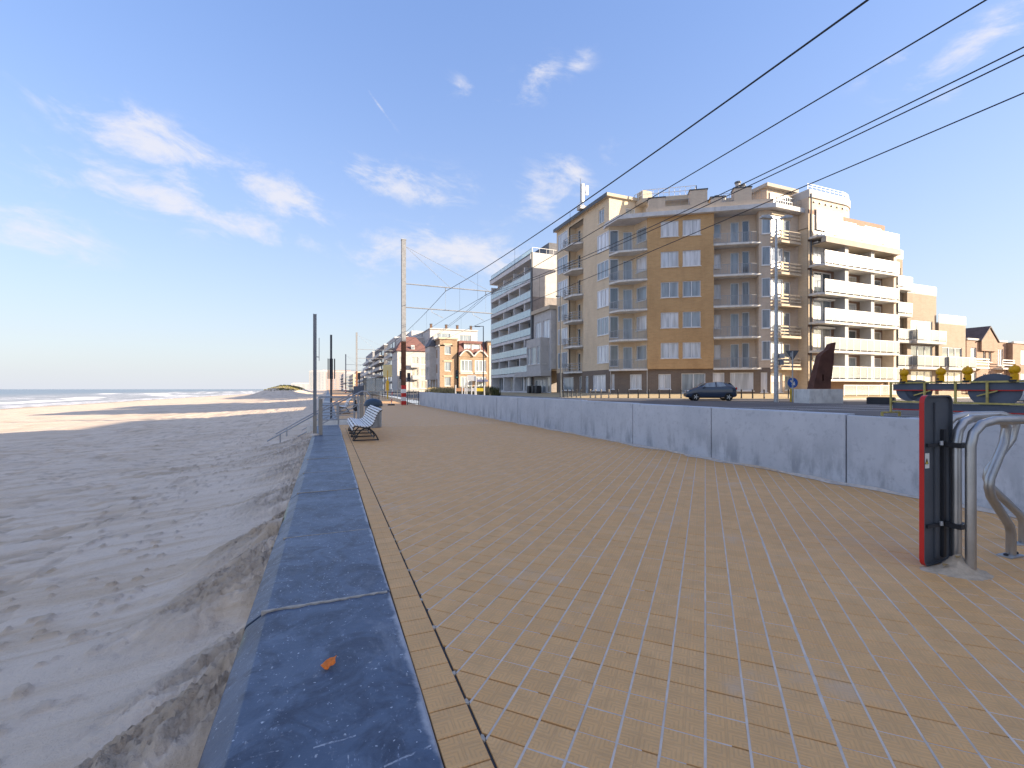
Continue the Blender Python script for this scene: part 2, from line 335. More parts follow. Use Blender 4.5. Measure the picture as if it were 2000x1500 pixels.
mat('render_cream', (.50, .42, .32), .85, .08); mat('render_grey', (.62, .61, .61), .85, .1, dirt=((.3, .3, .3), .4)); mat('render_dark', (.13, .125, .135), .85, .12)
mat('render_pale', (.47, .455, .44), .85, .08); mat('slab_concrete', (.70, .68, .64), .85, .12, dirt=((.3, .28, .26), .6)); mat('soffit', (.42, .38, .33), .9, .1)
mat('steel_grey', (.30, .31, .33), .5, .15, metal=.3); mat('galvanised', (.42, .44, .46), .48, .15, 6, metal=.55); mat('stainless', (.43, .425, .42), .36, .12, 5, metal=.9, dirt=((.33, .29, .25), .3))
mat('mast_steel', (.25, .26, .28), .55, .15, 4, metal=.3); mat('rust', (.15, .07, .04), .9, .3, 3, bump=.3); mat('corten', (.115, .05, .035), .85, .22, 2, bump=.2); mat('black_metal', (.03, .032, .038), .5, .2); mat('dark_grey', (.085, .095, .11), .45, .1)
mat('bar_grey', (.36, .37, .39), .5, .1, metal=.3); mat('red_paint', (.52, .022, .018), .38, .1); mat('red_white_white', (.75, .74, .72), .6, .08); mat('yellow_paint', (.62, .40, .03), .5, .1, 6, dirt=((.3, .22, .06), .5))
mat('lamp_yellow', (.80, .40, .0), .35, .08, 8); mat('barrier_yellow', (.56, .44, .13), .6, .18, 6, dirt=((.2, .15, .08), .6)); mat('sign_blue', (.02, .13, .50), .4, .05); mat('board_back', (.10, .115, .15), .5, .12)
mat('wire', (.018, .022, .03), .5, 0); mat('car_paint', (.03, .048, .085), .22, .05, coat=.9); mat('car_white', (.7, .7, .7), .25, .04, coat=.8); mat('rubber', (.018, .018, .018), .85, .1); mat('alloy', (.55, .56, .58), .3, .05, metal=.8)
mat('bin_lid', (.035, .062, .10), .4, .1); mat('roof_red', (.17, .085, .075), .85, .2, 2); mat('roof_dark', (.085, .07, .075), .8, .2, 2); mat('joint_grey', (.60, .525, .455), .95, .14, 7, bump=.3, bscale=120); mat('roof_slate', (.10, .105, .125), .7, .2, 2); mat('marram', (.16, .15, .05), .9, .4, .3)
mat('reed', (.36, .29, .15), .9, .4, 2); mat('leaf_orange', (.85, .20, .015), .45, .15, 60); mat('leaf_dry', (.36, .24, .10), .6, .2, 60); mat('kerb_stone', (.40, .39, .38), .85, .1); mat('paint_line', (.72, .70, .66), .8, .1, 3)
mat('wood_post', (.30, .27, .23), .85, .2, 6, streak=.2); mat('sticker', (.8, .8, .74), .5, .02); mat('sticker_yellow', (.85, .62, .05), .5, .02); mat('stop_yellow', (.62, .58, .32), .5, .05); mat('lit_shade_render', (.27, .25, .25), .85, .12); mat('green_sign', (.02, .35, .17), .5, .05)
mat('joint_dark', (.05, .05, .055), .9, .1); mat('mortar', (.40, .36, .31), .9, .15, 40); mat('joint_sand', (.52, .46, .40), .95, .15, 12); mat('joint_soil', (.13, .10, .078), .95, .35, 3); mat('drift_sand', (.46, .375, .28), .95, .15, 20, bump=.5, bscale=60); mat('orange_plastic', (.60, .32, .16), .5, .1); mat('light_green', (.1, .6, .45), .4, 0)
mat('hedge', (.10, .105, .04), .9, .4, 3); mat('timber_brown', (.12, .07, .045), .8, .2, 3)
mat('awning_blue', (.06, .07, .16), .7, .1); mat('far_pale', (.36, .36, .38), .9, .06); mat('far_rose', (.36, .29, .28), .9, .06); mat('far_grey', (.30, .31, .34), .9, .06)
# ------------------------------------------------------------------ mesh builder
class MB:
    def __init__(s, F=None): s.v = []; s.f = []; s.F = F
    def add(s, vs, fs):
        o = len(s.v)
        s.v += [tuple(s.F(*p)) if s.F else tuple(p) for p in vs]
        s.f += [tuple(i+o for i in f) for f in fs]; return s
    def box(s, x0, x1, y0, y1, z0, z1):
        return s.add([(x0,y0,z0),(x1,y0,z0),(x1,y1,z0),(x0,y1,z0),(x0,y0,z1),(x1,y0,z1),(x1,y1,z1),(x0,y1,z1)],
                     [(0,3,2,1),(4,5,6,7),(0,1,5,4),(1,2,6,5),(2,3,7,6),(3,0,4,7)])
    def bar(s, a, b, w, h=None):                       # rectangular bar from a to b
        h = h or w; a = Vector(a); b = Vector(b); d = (b-a).normalized()
        up = Vector((0,0,1)) if abs(d.z) < .95 else Vector((1,0,0))
        r = d.cross(up).normalized(); u = r.cross(d)
        q = [(-1,-1),(1,-1),(1,1),(-1,1)]
        vs = [a+r*(i*w/2)+u*(j*h/2) for i,j in q]+[b+r*(i*w/2)+u*(j*h/2) for i,j in q]
        return s.add(vs, [(0,1,2,3),(7,6,5,4),(0,4,5,1),(1,5,6,2),(2,6,7,3),(3,7,4,0)])
    def tube(s, pts, r, n=8, cap=True):
        pts = [Vector(p) for p in pts]; rs = r if isinstance(r, (list, tuple)) else [r]*len(pts)
        rings = []; ref = None
        for i, p in enumerate(pts):
            if i == 0: d = pts[1]-p
            elif i == len(pts)-1: d = p-pts[i-1]
            else: d = (pts[i+1]-p).normalized()+(p-pts[i-1]).normalized()
            d.normalize()
            if ref is None: ref = Vector((0,0,1)) if abs(d.z) < .9 else Vector((1,0,0))
            a = d.cross(ref); a.normalize(); bb = a.cross(d); ref = bb
            rings.append([p+(a*math.cos(2*math.pi*k/n)+bb*math.sin(2*math.pi*k/n))*rs[i] for k in range(n)])
        vs = [q for ring in rings for q in ring]; fs = []
        for i in range(len(pts)-1):
            for k in range(n): fs.append((i*n+k, i*n+(k+1)%n, (i+1)*n+(k+1)%n, (i+1)*n+k))
        if cap: fs += [tuple(range(n-1,-1,-1)), tuple(range((len(pts)-1)*n, len(pts)*n))]
        return s.add(vs, fs)
    def prism(s, poly, z0, z1):                        # poly in x,y counter-clockwise
        n = len(poly); vs = [(x,y,z0) for x,y in poly]+[(x,y,z1) for x,y in poly]
        return s.add(vs, [tuple(range(n-1,-1,-1)), tuple(range(n,2*n))]+[(i,(i+1)%n,n+(i+1)%n,n+i) for i in range(n)])
    def extr(s, poly, f0, f1):                         # poly mapped by two functions (front, back)
        n = len(poly); vs = [f0(*p) for p in poly]+[f1(*p) for p in poly]
        return s.add(vs, [tuple(range(n-1,-1,-1)), tuple(range(n,2*n))]+[(i,(i+1)%n,n+(i+1)%n,n+i) for i in range(n)])
    def lathe(s, prof, c=(0,0,0), n=20):
        m = len(prof); vs = [(c[0]+r*math.cos(2*math.pi*k/n), c[1]+r*math.sin(2*math.pi*k/n), c[2]+z) for r,z in prof for k in range(n)]
        fs = [(i*n+k, i*n+(k+1)%n, (i+1)*n+(k+1)%n, (i+1)*n+k) for i in range(m-1) for k in range(n)]
        fs += [tuple(range(n-1,-1,-1)), tuple(range((m-1)*n, m*n))]
        return s.add(vs, fs)
    def mesh(s, name, material, smooth=False, fix=True):
        me = bpy.data.meshes.new(name); me.from_pydata(s.v, [], s.f)
        if fix:
            b = bmesh.new(); b.from_mesh(me); bmesh.ops.recalc_face_normals(b, faces=b.faces[:]); b.to_mesh(me); b.free()
        if material: me.materials.append(MATS[material] if isinstance(material, str) else material)
        if smooth: me.polygons.foreach_set('use_smooth', [True]*len(me.polygons))
        me.update(); return me
    def build(s, name, material, parent=None, smooth=False, fix=True, bevel=0, label=None):
        o = bpy.data.objects.new(name, s.mesh(name, material, smooth, fix)); C.objects.link(o)
        if parent: o.parent = parent
        if smooth: o.modifiers.new('split', 'EDGE_SPLIT').split_angle = R(40)
        if bevel:
            md = o.modifiers.new('bevel', 'BEVEL'); md.width = bevel; md.segments = 2; md.limit_method = 'ANGLE'
        if label: o['label'] = label
        return o
def tag(o, label, cat, group=None):
    o['label'] = label; o['category'] = cat
    if group: o['group'] = group
    return o
def structure(o): o['kind'] = 'structure'; return o
def thing(name, label, cat, loc=(0,0,0), rz=0, group=None):
    o = bpy.data.objects.new(name, None); C.objects.link(o); o.location = loc; o.rotation_euler = (0,0,rz)
    o.empty_display_size = .2
    return tag(o, label, cat, group)
def copy_tree(o, parent=None):
    c = o.copy(); C.objects.link(c); c.parent = parent
    for ch in list(o.children): copy_tree(ch, c)
    return c
def rod(a, b, r, name, m, parent, n=8): return MB().tube([a, b], r, n).build(name, m, parent, True)

# ------------------------------------------------------------------ ground, promenade
def sheet_quads(name, quads, m):
    b = MB()
    for q in quads: b.add(q, [tuple(range(len(q)))])
    o = b.build(name, m, fix=False); return structure(o)
WX = lambda Y: 6.50+.011*Y               # seaward face of the concrete wall
PIT = (-0.45, 1.15, 17.7, 20.5)          # stair opening x0,x1,y0,y1
YN = 16.2                                # tiles are built singly up to here, beyond that by the material
zb = -.012
def rect(x0,x1,y0,y1,z): return [(x0,y0,z),(x1,y0,z),(x1,y1,z),(x0,y1,z)]
sub = sheet_quads('promenade', [[(.36,-25,zb),(WX(-25)+.05,-25,zb),(WX(YN)+.05,YN,zb),(.36,YN,zb)]], 'joint_soil')
sheet_quads('far_promenade', [[(.36,YN,-.001),(WX(YN)+.05,YN,-.001),(WX(17.7)+.05,17.7,-.001),(.36,17.7,-.001)],
    [(1.15,17.7,-.001),(WX(17.7)+.05,17.7,-.001),(WX(20.5)+.05,20.5,-.001),(1.15,20.5,-.001)],
    [(.36,20.5,-.001),(WX(20.5)+.05,20.5,-.001),(WX(39)+.05,39,-.001),(.36,39,-.001)],
    [(.36,39,-.001),(6.93,39,-.001),(8.0,60,.2),(14,300,.3),(14,1500,.4),(.36,1500,-.001),(.36,300,-.001)]], 'tile_far')

def clip(poly, nx, ny, d):                # keep nx*x+ny*y <= d
    out = []
    for i in range(len(poly)):
        a, b = poly[i], poly[(i+1)%len(poly)]
        fa, fb = nx*a[0]+ny*a[1]-d, nx*b[0]+ny*b[1]-d
        if fa <= 0: out.append(a)
        if (fa < 0 < fb) or (fb < 0 < fa):
            t = fa/(fa-fb); out.append((a[0]+(b[0]-a[0])*t, a[1]+(b[1]-a[1])*t))
    return out
def area(p): return .5*abs(sum(p[i][0]*p[(i+1)%len(p)][1]-p[(i+1)%len(p)][0]*p[i][1] for i in range(len(p))))
def inset_poly(p, d):
    cx = sum(q[0] for q in p)/len(p); cy = sum(q[1] for q in p)/len(p); out = []
    for q in p:
        L = math.hypot(q[0]-cx, q[1]-cy) or 1; out.append((q[0]-(q[0]-cx)/L*d, q[1]-(q[1]-cy)/L*d))
    return out
def piece(mb, poly, z, tilt=(0,0), depth=.014, bev=.0035, c=None):   # one tile: bevelled top and sides
    cx, cy = c or (sum(q[0] for q in poly)/len(poly), sum(q[1] for q in poly)/len(poly))
    top = inset_poly(poly, bev); n = len(poly)
    zz = lambda q: z+tilt[0]*(q[0]-cx)+tilt[1]*(q[1]-cy)
    vs = [(q[0],q[1],zz(q)-depth) for q in poly]+[(q[0],q[1],zz(q)-.002) for q in poly]+[(q[0],q[1],zz(q)) for q in top]
    fs = [(i,(i+1)%n,n+(i+1)%n,n+i) for i in range(n)]+[(n+i,n+(i+1)%n,2*n+(i+1)%n,2*n+i) for i in range(n)]+[tuple(range(2*n,3*n))]
    mb.add(vs, fs)
def in_view(x, y, m=60):
    zc = x*SY+y*CY; xc = x*CY-y*SY
    if zc < .3: return None
    px = 1000+FPX*xc/zc; py = HORIZ+FPX*EYE/zc
    if -m < px < 2000+m and py < 1500+m: return px, py, zc
    return None
def build_tiles():
    s2 = math.sqrt(2); cand = []
    for i in range(-14, 130):
        for j in range(-90, 60):
            a0 = (i+APH)*TS; b0 = j*TS
            ga, gb = .0036, .0044
            sq = [((a+b)/s2, (a-b)/s2) for a, b in ((a0+ga,b0+gb),(a0+TS-ga,b0+gb),(a0+TS-ga,b0+TS-gb),(a0+ga,b0+TS-gb))]
            cx = sum(q[0] for q in sq)/4; cy = sum(q[1] for q in sq)/4
            if cy < -1.0 or cy > YN or cx < .4 or cx > 7: continue
            v = in_view(cx, cy, 1800)
            if not v: continue
            p = clip(sq, -1, 0, -.542); p = clip(p, 1, -.011, 6.50-.006) if p else p; p = clip(p, 0, 1, YN) if p else p
            if len(p) < 3 or area(p) < .0004: continue
            full = len(p) == 4 and abs(area(p)-area(sq)) < 1e-7
            cand.append((v[2]+(0 if in_view(cx, cy, 20) else 1000), full, p, (cx, cy)))
    cand.sort(key=lambda c: c[0])
    rnd = random.Random(3); far = MB(); full_mesh = None; nobj = 0
    for zc, full, p, c in cand:
        dz = rnd.uniform(-.0012, .0012); tl = (rnd.uniform(-.012,.012), rnd.uniform(-.012,.012))
        if nobj < 230 and full:
            if full_mesh is None:
                mb = MB(); piece(mb, [(q[0]-c[0], q[1]-c[1]) for q in p], 0); full_mesh = mb.mesh('tile', 'tile')
            o = bpy.data.objects.new('tile', full_mesh); C.objects.link(o); o.parent = sub; o.location = (c[0], c[1], dz)
            o.rotation_euler = (tl[0]*.6, tl[1]*.6, rnd.uniform(-.006,.006)); nobj += 1
        else: piece(far, p, dz, tl)
    o = far.build('paving_tiles', 'tile', sub, fix=True); o['kind'] = 'stuff'
    # pale sand and mortar filling the joints of one direction, slightly below the tiles
    jb = MB()
    for j in range(-90, 60):
        b0 = j*TS; hw = .0050 if j != 3 else .0085; seg = 60; pts = []
        a0, a1 = -.6, 22.0
        for k in range(seg):
            aa, ab = a0+(a1-a0)*k/seg, a0+(a1-a0)*(k+1)/seg
            q = [((a+b)/s2, (a-b)/s2) for a, b in ((aa,b0-hw),(ab,b0-hw),(ab,b0+hw),(aa,b0+hw))]
            if not (in_view(q[0][0], q[0][1], 1900) or in_view(q[1][0], q[1][1], 1900)): continue
            q = clip(q, -1, 0, -.545); q = clip(q, 1, -.011, 6.49) if q else q; q = clip(q, 0, 1, YN) if q else q
            if len(q) >= 3: jb.add([(x, y, -.0028+(.0010 if j != 3 else .0022)+rnd.uniform(-.0006,.0006)) for x, y in q], [tuple(range(len(q)))])
    for i in range(-14, 130):
        a0 = (i+APH)*TS
        for j in range(-90, 60):
            if rnd.random() > (.62 if j*TS < 0 else .68)+.3*math.sin(i*.7+j*.35): continue
            b0 = j*TS; b1 = b0+TS*rnd.choice((1, 1, .6))
            q = [((a+b)/s2, (a-b)/s2) for a, b in ((a0-.0042,b0),(a0+.0042,b0),(a0+.0042,b1),(a0-.0042,b1))]
            if not in_view(q[0][0], q[0][1], 1900): continue
            q = clip(q, -1, 0, -.545); q = clip(q, 1, -.011, 6.49) if q else q; q = clip(q, 0, 1, YN) if q else q
            if len(q) >= 3: jb.add([(x, y, -.0030) for x, y in q], [tuple(range(len(q)))])
    jb.build('joint_filling', 'joint_grey', sub, fix=False)['kind'] = 'stuff'
    # edge course beside the coping
    m1 = None; rest = MB(); y = -.324; k = 0
    while y < YN:
        p = [(.376, y+.0025), (.530, y+.0025), (.530, y+.1505), (.376, y+.1505)]
        if 6 <= k < 66:
            if m1 is None:
                mb = MB(); piece(mb, [(q[0]-.453, q[1]-y-.0765) for q in p], 0); m1 = mb.mesh('edge_tile', 'tile_edge')
            o = bpy.data.objects.new('edge_tile', m1); C.objects.link(o); o.parent = sub; o.location = (.453, y+.0765, rnd.uniform(-.001,.001)); o.rotation_euler = (0, 0, rnd.uniform(-.01,.01))
        else: piece(rest, p, 0)
        y += .153; k += 1
    o = rest.build('edge_tiles', 'tile_edge', sub); o['kind'] = 'stuff'
    # open dark drain joint between edge course and field, with a few plugs of mortar
    MB().box(.5305, .5415, -1.0, YN, -.0115, -.0075).build('drain_joint', 'joint_dark', sub)
    pl = MB()
    for (px, py) in ((893,1312),(915,1368),(860,1222),(838,1168),(804,1112),(792,1075),(780,1052),(770,1030),(945,1440)):
        g = gp(px, py); a = rnd.uniform(0, 6)
        poly = [(.536+.011*math.cos(t*math.pi/4+a)*rnd.uniform(.6,1.2), g.y+.018*math.sin(t*math.pi/4+a)*rnd.uniform(.6,1.2)) for t in range(8)]
        piece(pl, poly, .0015, depth=.012)
    pl.build('mortar_plugs', 'mortar', sub)['kind'] = 'stuff'
build_tiles()

# ------------------------------------------------------------------ sea wall with coping stones
def coping():
    t = thing('sea_wall', 'blue limestone coping slabs capping the sea wall beside the sand', 'sea wall', (0, 0, 0))
    rnd = random.Random(5)
    MB().box(-.47, .36, -20, 17.7, -3.2, -.19).build('wall_base', 'slab_concrete', t)
    MB().box(-.47, .36, 20.5, 1500, -3.2, -.19).build('wall_base', 'slab_concrete', t)
    J = [-20, -6, .9, 3.0, 4.40, 6.25, 7.7, 9.2, 10.7, 12.2, 13.7, 15.2, 16.5, 17.7]
    prof = [(-.445,-.19),(-.445,-.085),(-.435,-.066),(-.345,-.006),(-.33,.003),(.362,.006),(.369,0.0),(.369,-.19)]
    for a, b in zip(J[:-1], J[1:]):
        mb = MB(); n = len(prof); ys = [a+.006]; ys += [a+(b-a)*k/6 for k in range(1, 6)] if b < 20 else []; ys += [b-.006]
        dz = rnd.uniform(-.004, .004); dxs = rnd.uniform(-.004, .004)
        vs = []
        for y in ys:
            for (x, z) in prof: vs.append((x+dxs+(rnd.uniform(-.0035,.0035) if x > .3 else 0), y, z+dz))
        fs = [(i*n+k, i*n+(k+1)%n, (i+1)*n+(k+1)%n, (i+1)*n+k) for i in range(len(ys)-1) for k in range(n)]
        fs += [tuple(range(n)), tuple(range((len(ys)-1)*n, len(ys)*n))[::-1]]
        mb.add(vs, fs); mb.build('coping_stone', 'bluestone', t, bevel=.004)
    for k, y in enumerate((20.5, 24, 28, 32, 36, 40, 60, 100, 200, 400, 800)):
        y1 = (24, 28, 32, 36, 40, 60, 100, 200, 400, 800, 1500)[k]
        MB().box(-.445, .372, y+.006, y1-.006, -.19, .004).build('coping_stone', 'bluestone', t)
    # ragged sandy mortar in the joints
    for y, w in ((3.0, .018), (4.40, .008), (6.25, .008), (7.7, .008), (9.2, .008)):
        mb = MB(); pts = []; n = 26
        for i in range(n):
            x = -.36+.71*i/(n-1); pts.append((x, y-w*rnd.uniform(.15, 1.3)))
        for i in range(n-1, -1, -1):
            x = -.36+.71*i/(n-1); pts.append((x, y+w*rnd.uniform(.0, .5)))
        m2 = len(pts); zt = .0105
        mb.add([(x, yy, zt) for x, yy in pts]+[(x, yy, -.03) for x, yy in pts], [tuple(range(m2))]+[(i, (i+1)%m2, m2+(i+1)%m2, m2+i) for i in range(m2)])
        mb.build('mortar_joint', 'mortar', t)
coping()

# ------------------------------------------------------------------ beach and sea
def vnoise(x, y, seed):
    xi = np.floor(x).astype(np.int64); yi = np.floor(y).astype(np.int64); xf = x-xi; yf = y-yi
    def h(a, b):
        n = (a*374761393+b*668265263+seed*982451653) & 0x7fffffff
        n = ((n ^ (n >> 13))*1274126177) & 0x7fffffff; n = n ^ (n >> 16)
        return (n & 0xffff)/65535.0
    u = xf*xf*xf*(xf*(xf*6-15)+10); v = yf*yf*yf*(yf*(yf*6-15)+10)
    return (h(xi,yi)*(1-u)+h(xi+1,yi)*u)*(1-v)+(h(xi,yi+1)*(1-u)+h(xi+1,yi+1)*u)*v
def fbm(x, y, seed, o=5, g=.5):
    s = 0; a = 1; t = 0
    for i in range(o): s = s+a*vnoise(x*2**i, y*2**i, seed+i*17); t += a; a *= g
    return s/t
def axis(segs):
    out = []
    for a, b, n, p in segs: out += list(a+(b-a)*(np.linspace(0, 1, n, endpoint=False)**p))
    out.append(segs[-1][1]); return np.array(out)
def smooth(a, b, x):
    t = np.clip((x-a)/(b-a), 0, 1); return t*t*(3-2*t)
def beach_base(d, Y):      # d = distance seaward of the coping
    return np.interp(d, [0,1.5,4,10,30,64,75,120,400], [-.50,-.64,-.86,-1.25,-1.95,-2.95,-3.3,-4.5,-8])
def beach():
    D = axis([(0, 3.0, 170, 1.2), (3.0, 14, 90, 1.3), (14, 110, 60, 1.3), (110, 420, 8, 1)])
    Yv = axis([(-60, .6, 12, .6), (.6, 7, 330, 1.0), (7, 26, 190, 1.2), (26, 320, 120, 1.6), (320, 1500, 14, 1.4)])
    d, Y = np.meshgrid(D, Yv, indexing='ij'); X = -.44-d
    z = beach_base(d, Y)
    near = np.exp(-d/9)
    z = z+.16*(fbm(X*.22, Y*.16, 3)-.5)*smooth(.5, 6, d)*1.2
    # long wind-drift streaks running back from the wall, and trampled hollows
    u = X*.82+Y*.57; v = -X*.57+Y*.82
    z = z+.07*(fbm(u*.35, v*1.15, 11, 5)-.5)*(.35+.65*smooth(.3, 2.5, d))
    tr = fbm(X*2.3, Y*2.3, 23, 3, .45); z = z-.05*smooth(.55, .72, tr)*smooth(1.5, 5, d)*(1-smooth(60, 70, d))
    tr2 = fbm(X*5.5, Y*5.5, 29, 2); z = z+.018*(tr2-.5)*smooth(.6, 2.5, d)*(1-smooth(12, 25, d))
    ft = fbm(X*3.1+.6*fbm(X*1.1, Y*1.1, 83, 2), Y*3.1, 91, 2, .4); ftm = smooth(.66, .74, ft)*smooth(1.2, 3, d)*(1-smooth(25, 40, d)); z = z-.03*ftm
    cl = fbm(X*9, Y*9, 97, 2, .5); z = z+.03*smooth(.72, .8, cl)*smooth(.6, 1.5, d)*(1-smooth(8, 14, d))
    # crusted heaps of blown sand against the wall, scoured smooth between them
    dark_tone = .55*ftm+.6*smooth(.72, .8, cl)*smooth(.6, 1.5, d)*(1-smooth(8, 14, d))  # darker sand tone in footprints, on clods and on the rough heaps
    for (yc, w, hgt, reach) in ((1.65,.40,.36,.85),(2.75,.34,.36,.8),(3.55,.3,.16,.6),(4.75,.60,.36,.8),(5.9,.6,.34,.7),(8.6,1.2,.2,.8),(11.6,1.4,.2,.9),(14.6,1.5,.3,1.4),(16.9,1.0,.3,1.6)):
        yy = Y-yc+d*.52                                    # heaps trail back towards the viewer's left
        g = np.exp(-(yy/w)**2)*np.exp(-(d/reach)**1.6)
        sharp = np.clip(g*1.6-.35*fbm(X*4, Y*4, int(yc*10)+5, 4), 0, 1)
        z = z+hgt*g*.62+hgt*.55*smooth(.15, .5, sharp)*np.exp(-d/.7)
        rough = g*smooth(.05, .3, g)
        wx = .35*(fbm(X*2.2, Y*2.2, 61, 3)-.5); wy = .35*(fbm(X*2.2, Y*2.2, 67, 3)-.5)
        u2 = u+wx; v2 = v+wy
        r1 = np.abs(fbm(u2*2.2, v2*7, int(yc*7)+41, 6, .62)-.5)*2
        z = z-.06*rough*(1-smooth(0, .22, r1))+.11*rough*(fbm(X*13, Y*13, 77, 5, .72)-.5)+.06*rough*(fbm(X*33, Y*33, 79, 3, .6)-.5)
        st = fbm(u2*1.2, v2*3.4, int(yc*5)+13, 5, .55)*7; z = z+.035*rough*(np.floor(st)+smooth(.75, 1.0, st-np.floor(st))-st)
        dark_tone = np.maximum(dark_tone, np.clip(rough*1.7*smooth(.25, .6, fbm(u*2.5, v*6, int(yc*3)+9, 4)), 0, 1))
    z = np.minimum(z, np.where(d < .25, -.055-.0*d, .25))
    # dune with marram beyond
    gx = np.exp(-((X+17)/9.)**2)*np.exp(-((Y-215)/30.)**2); z = z+4.3*gx*(.75+.5*fbm(X*.12, Y*.06, 51))
    gx = np.exp(-((X+26)/14.)**2)*np.exp(-((Y-330)/70.)**2); z = z+3.0*gx*(.75+.5*fbm(X*.1, Y*.05, 52))
    nx, ny = X.shape
    # stairs down to the sand: keep the sand below the treads
    hole = smooth(.9, .3, d)*((Y > 17.6) & (Y < 20.6)); z = z-np.where(hole > 0, .3*hole, 0)
    vs = np.stack([X.ravel(), Y.ravel(), z.ravel()], 1)
    idx = np.arange(nx*ny).reshape(nx, ny)
    fs = np.stack([idx[:-1,:-1].ravel(), idx[:-1,1:].ravel(), idx[1:,1:].ravel(), idx[1:,:-1].ravel()], 1)
    me = bpy.data.meshes.new('beach'); me.from_pydata(vs.tolist(), [], fs.tolist())
    at_ = me.attributes.new('dark_tone', 'FLOAT', 'POINT'); at_.data.foreach_set('value', dark_tone.ravel().astype(np.float32))
    me.materials.append(MATS['sand']); me.polygons.foreach_set('use_smooth', [True]*len(me.polygons)); me.update()
    o = bpy.data.objects.new('beach', me); C.objects.link(o); structure(o)
    if me.polygons[0].normal.z < 0:
        me.flip_normals()
    return lambda x, y: float(beach_base(np.array(-.44-x), y))
sandz = beach()
structure(MB().add([(-66,-400,-3.02),(-66,14000,-3.02),(-14000,14000,-3.02),(-14000,-400,-3.02)], [(0,1,2,3)]).build('sea', 'sea_water', fix=False))
def breakers():
    rnd = random.Random(9); mb = MB()
    for k in range(46):
        x0 = -rnd.choice((88, 104, 126, 150, 185))+rnd.uniform(-6, 6); y0 = rnd.uniform(40, 900); L = rnd.uniform(15, 70); n = 8; h = rnd.uniform(.15, .5)
        pts = []
        for i in range(n+1):
            t = i/n; hh = h*math.sin(math.pi*t); pts.append((x0+rnd.uniform(-.8,.8), y0+L*t, hh))
        vs = []; 
        for (x, y, hh) in pts: vs += [(x+2.6, y, -3.05), (x+.7, y, -3.02+hh*.8), (x, y, -3.02+hh), (x-3.0, y, -3.05)]
        mb.add(vs, [(i*4+j, i*4+j+1, (i+1)*4+j+1, (i+1)*4+j) for i in range(n) for j in range(3)])
    o = mb.build('breakers', 'paint_white', smooth=False); tag(o, 'white lines of foaming surf along the shore', 'surf'); o['kind'] = 'stuff'
breakers()
def marram():
    rnd = random.Random(4); mb = MB()
    for k in range(5200):
        x = rnd.gauss(-15, 4.5); y = rnd.gauss(212, 18)
        gx = math.exp(-((x+17)/9.)**2)*math.exp(-((y-215)/30.)**2)
        z = sandz(x, y)+4.3*gx*(.75+.5*float(fbm(np.array([x*.12]), np.array([y*.06]), 51)[0]))-.15
        if gx < .5: continue
        h = rnd.uniform(.3, .7); a = rnd.uniform(0, 6.28); w = rnd.uniform(.12, .3); dx, dy = math.cos(a)*w, math.sin(a)*w
        mb.add([(x-dx,y-dy,z),(x+dx,y+dy,z),(x+rnd.uniform(-.4,.4),y+rnd.uniform(-.4,.4),z+h)], [(0,1,2)])
    o = mb.build('marram_grass', 'marram', fix=False); tag(o, 'green marram grass tufts on the distant dune', 'grass'); o['kind'] = 'stuff'
marram()

# ------------------------------------------------------------------ road, kerb, pavement
RZ = .35
structure(MB().add([(6.7,-60,RZ),(260,-60,RZ),(260,27,RZ),(36,27,RZ),(26.6,33.2,RZ),(22.2,36.4,RZ),(22.2,400,RZ),(22.2,1500,RZ),(8,1500,RZ),(8.2,60,RZ),(6.9,39,RZ)], [tuple(range(11))]).build('road', 'asphalt', fix=False))
KERB = [(21.7,1500),(21.7,36.0),(26.6,32.6),(35.9,26.3),(200,26.3)]
WALLP = [(27.3,1500),(27.3,40.4),(29.7,37.2),(39.0,30.9),(200,30.9)]
pb = MB()
for (a, b, c, d) in zip(KERB[:-1], KERB[1:], WALLP[1:], WALLP[:-1]):
    pb.add([(*a, .47), (*b, .47), (c[0], c[1], .86), (d[0], d[1], .86)], [(0,1,2,3)])
structure(pb.build('pavement', 'clinker', fix=False))
structure(MB().add([(27.3,40.4,.86),(29.7,37.2,.86),(39,30.9,.86),(200,30.9,.86),(200,1500,.86),(27.3,1500,.86)], [(0,1,2,3,4,5)]).build('inland_ground', 'clinker', fix=False))
kb = MB()
for a, b in zip(KERB[:-1], KERB[1:]):
    A = Vector((*a, .405)); B = Vector((*b, .405)); d = (B-A).normalized(); nn = Vector((-d.y, d.x, 0)); kb.bar(A-nn*(-.07), B-nn*(-.07), .15, .14)
structure(kb.build('kerb', 'kerb_stone'))
def markings():
    mb = MB(); z = RZ+.004
    for k in range(30):
        y = -10+k*6.0; mb.add(rect(19.0, 19.12, y, y+2.5, z), [(0,1,2,3)])
    for y0 in (17.0, 15.6, 14.2): mb.add([(15, y0, z), (30, y0-.4, z), (30, y0-.25, z), (15, y0+.15, z)], [(0,1,2,3)])
    for px0, py0, px1, py1 in ((1440,786,1660,790),(1560,800,1740,803)):
        a = gp(px0, py0, RZ); b = gp(px1, py1, RZ); mb.add([(a.x, a.y-.12, z+.002), (b.x, b.y-.12, z+.002), (b.x, b.y+.12, z+.002), (a.x, a.y+.12, z+.002)], [(0,1,2,3)])
    structure(mb.build('road_markings', 'paint_line', fix=False))
markings()
for k, x in enumerate((8.6, 9.6, 12.3, 13.3)):
    o = MB().box(x-.035, x+.035, -60, 900, RZ-.05, RZ+.012).build('tram_rail', 'steel_grey')
    tag(o, ('first steel tram rail behind the concrete wall', 'second steel tram rail from the concrete wall', 'third steel tram rail from the concrete wall', 'steel tram rail nearest the road')[k], 'rail', 'tram rails')

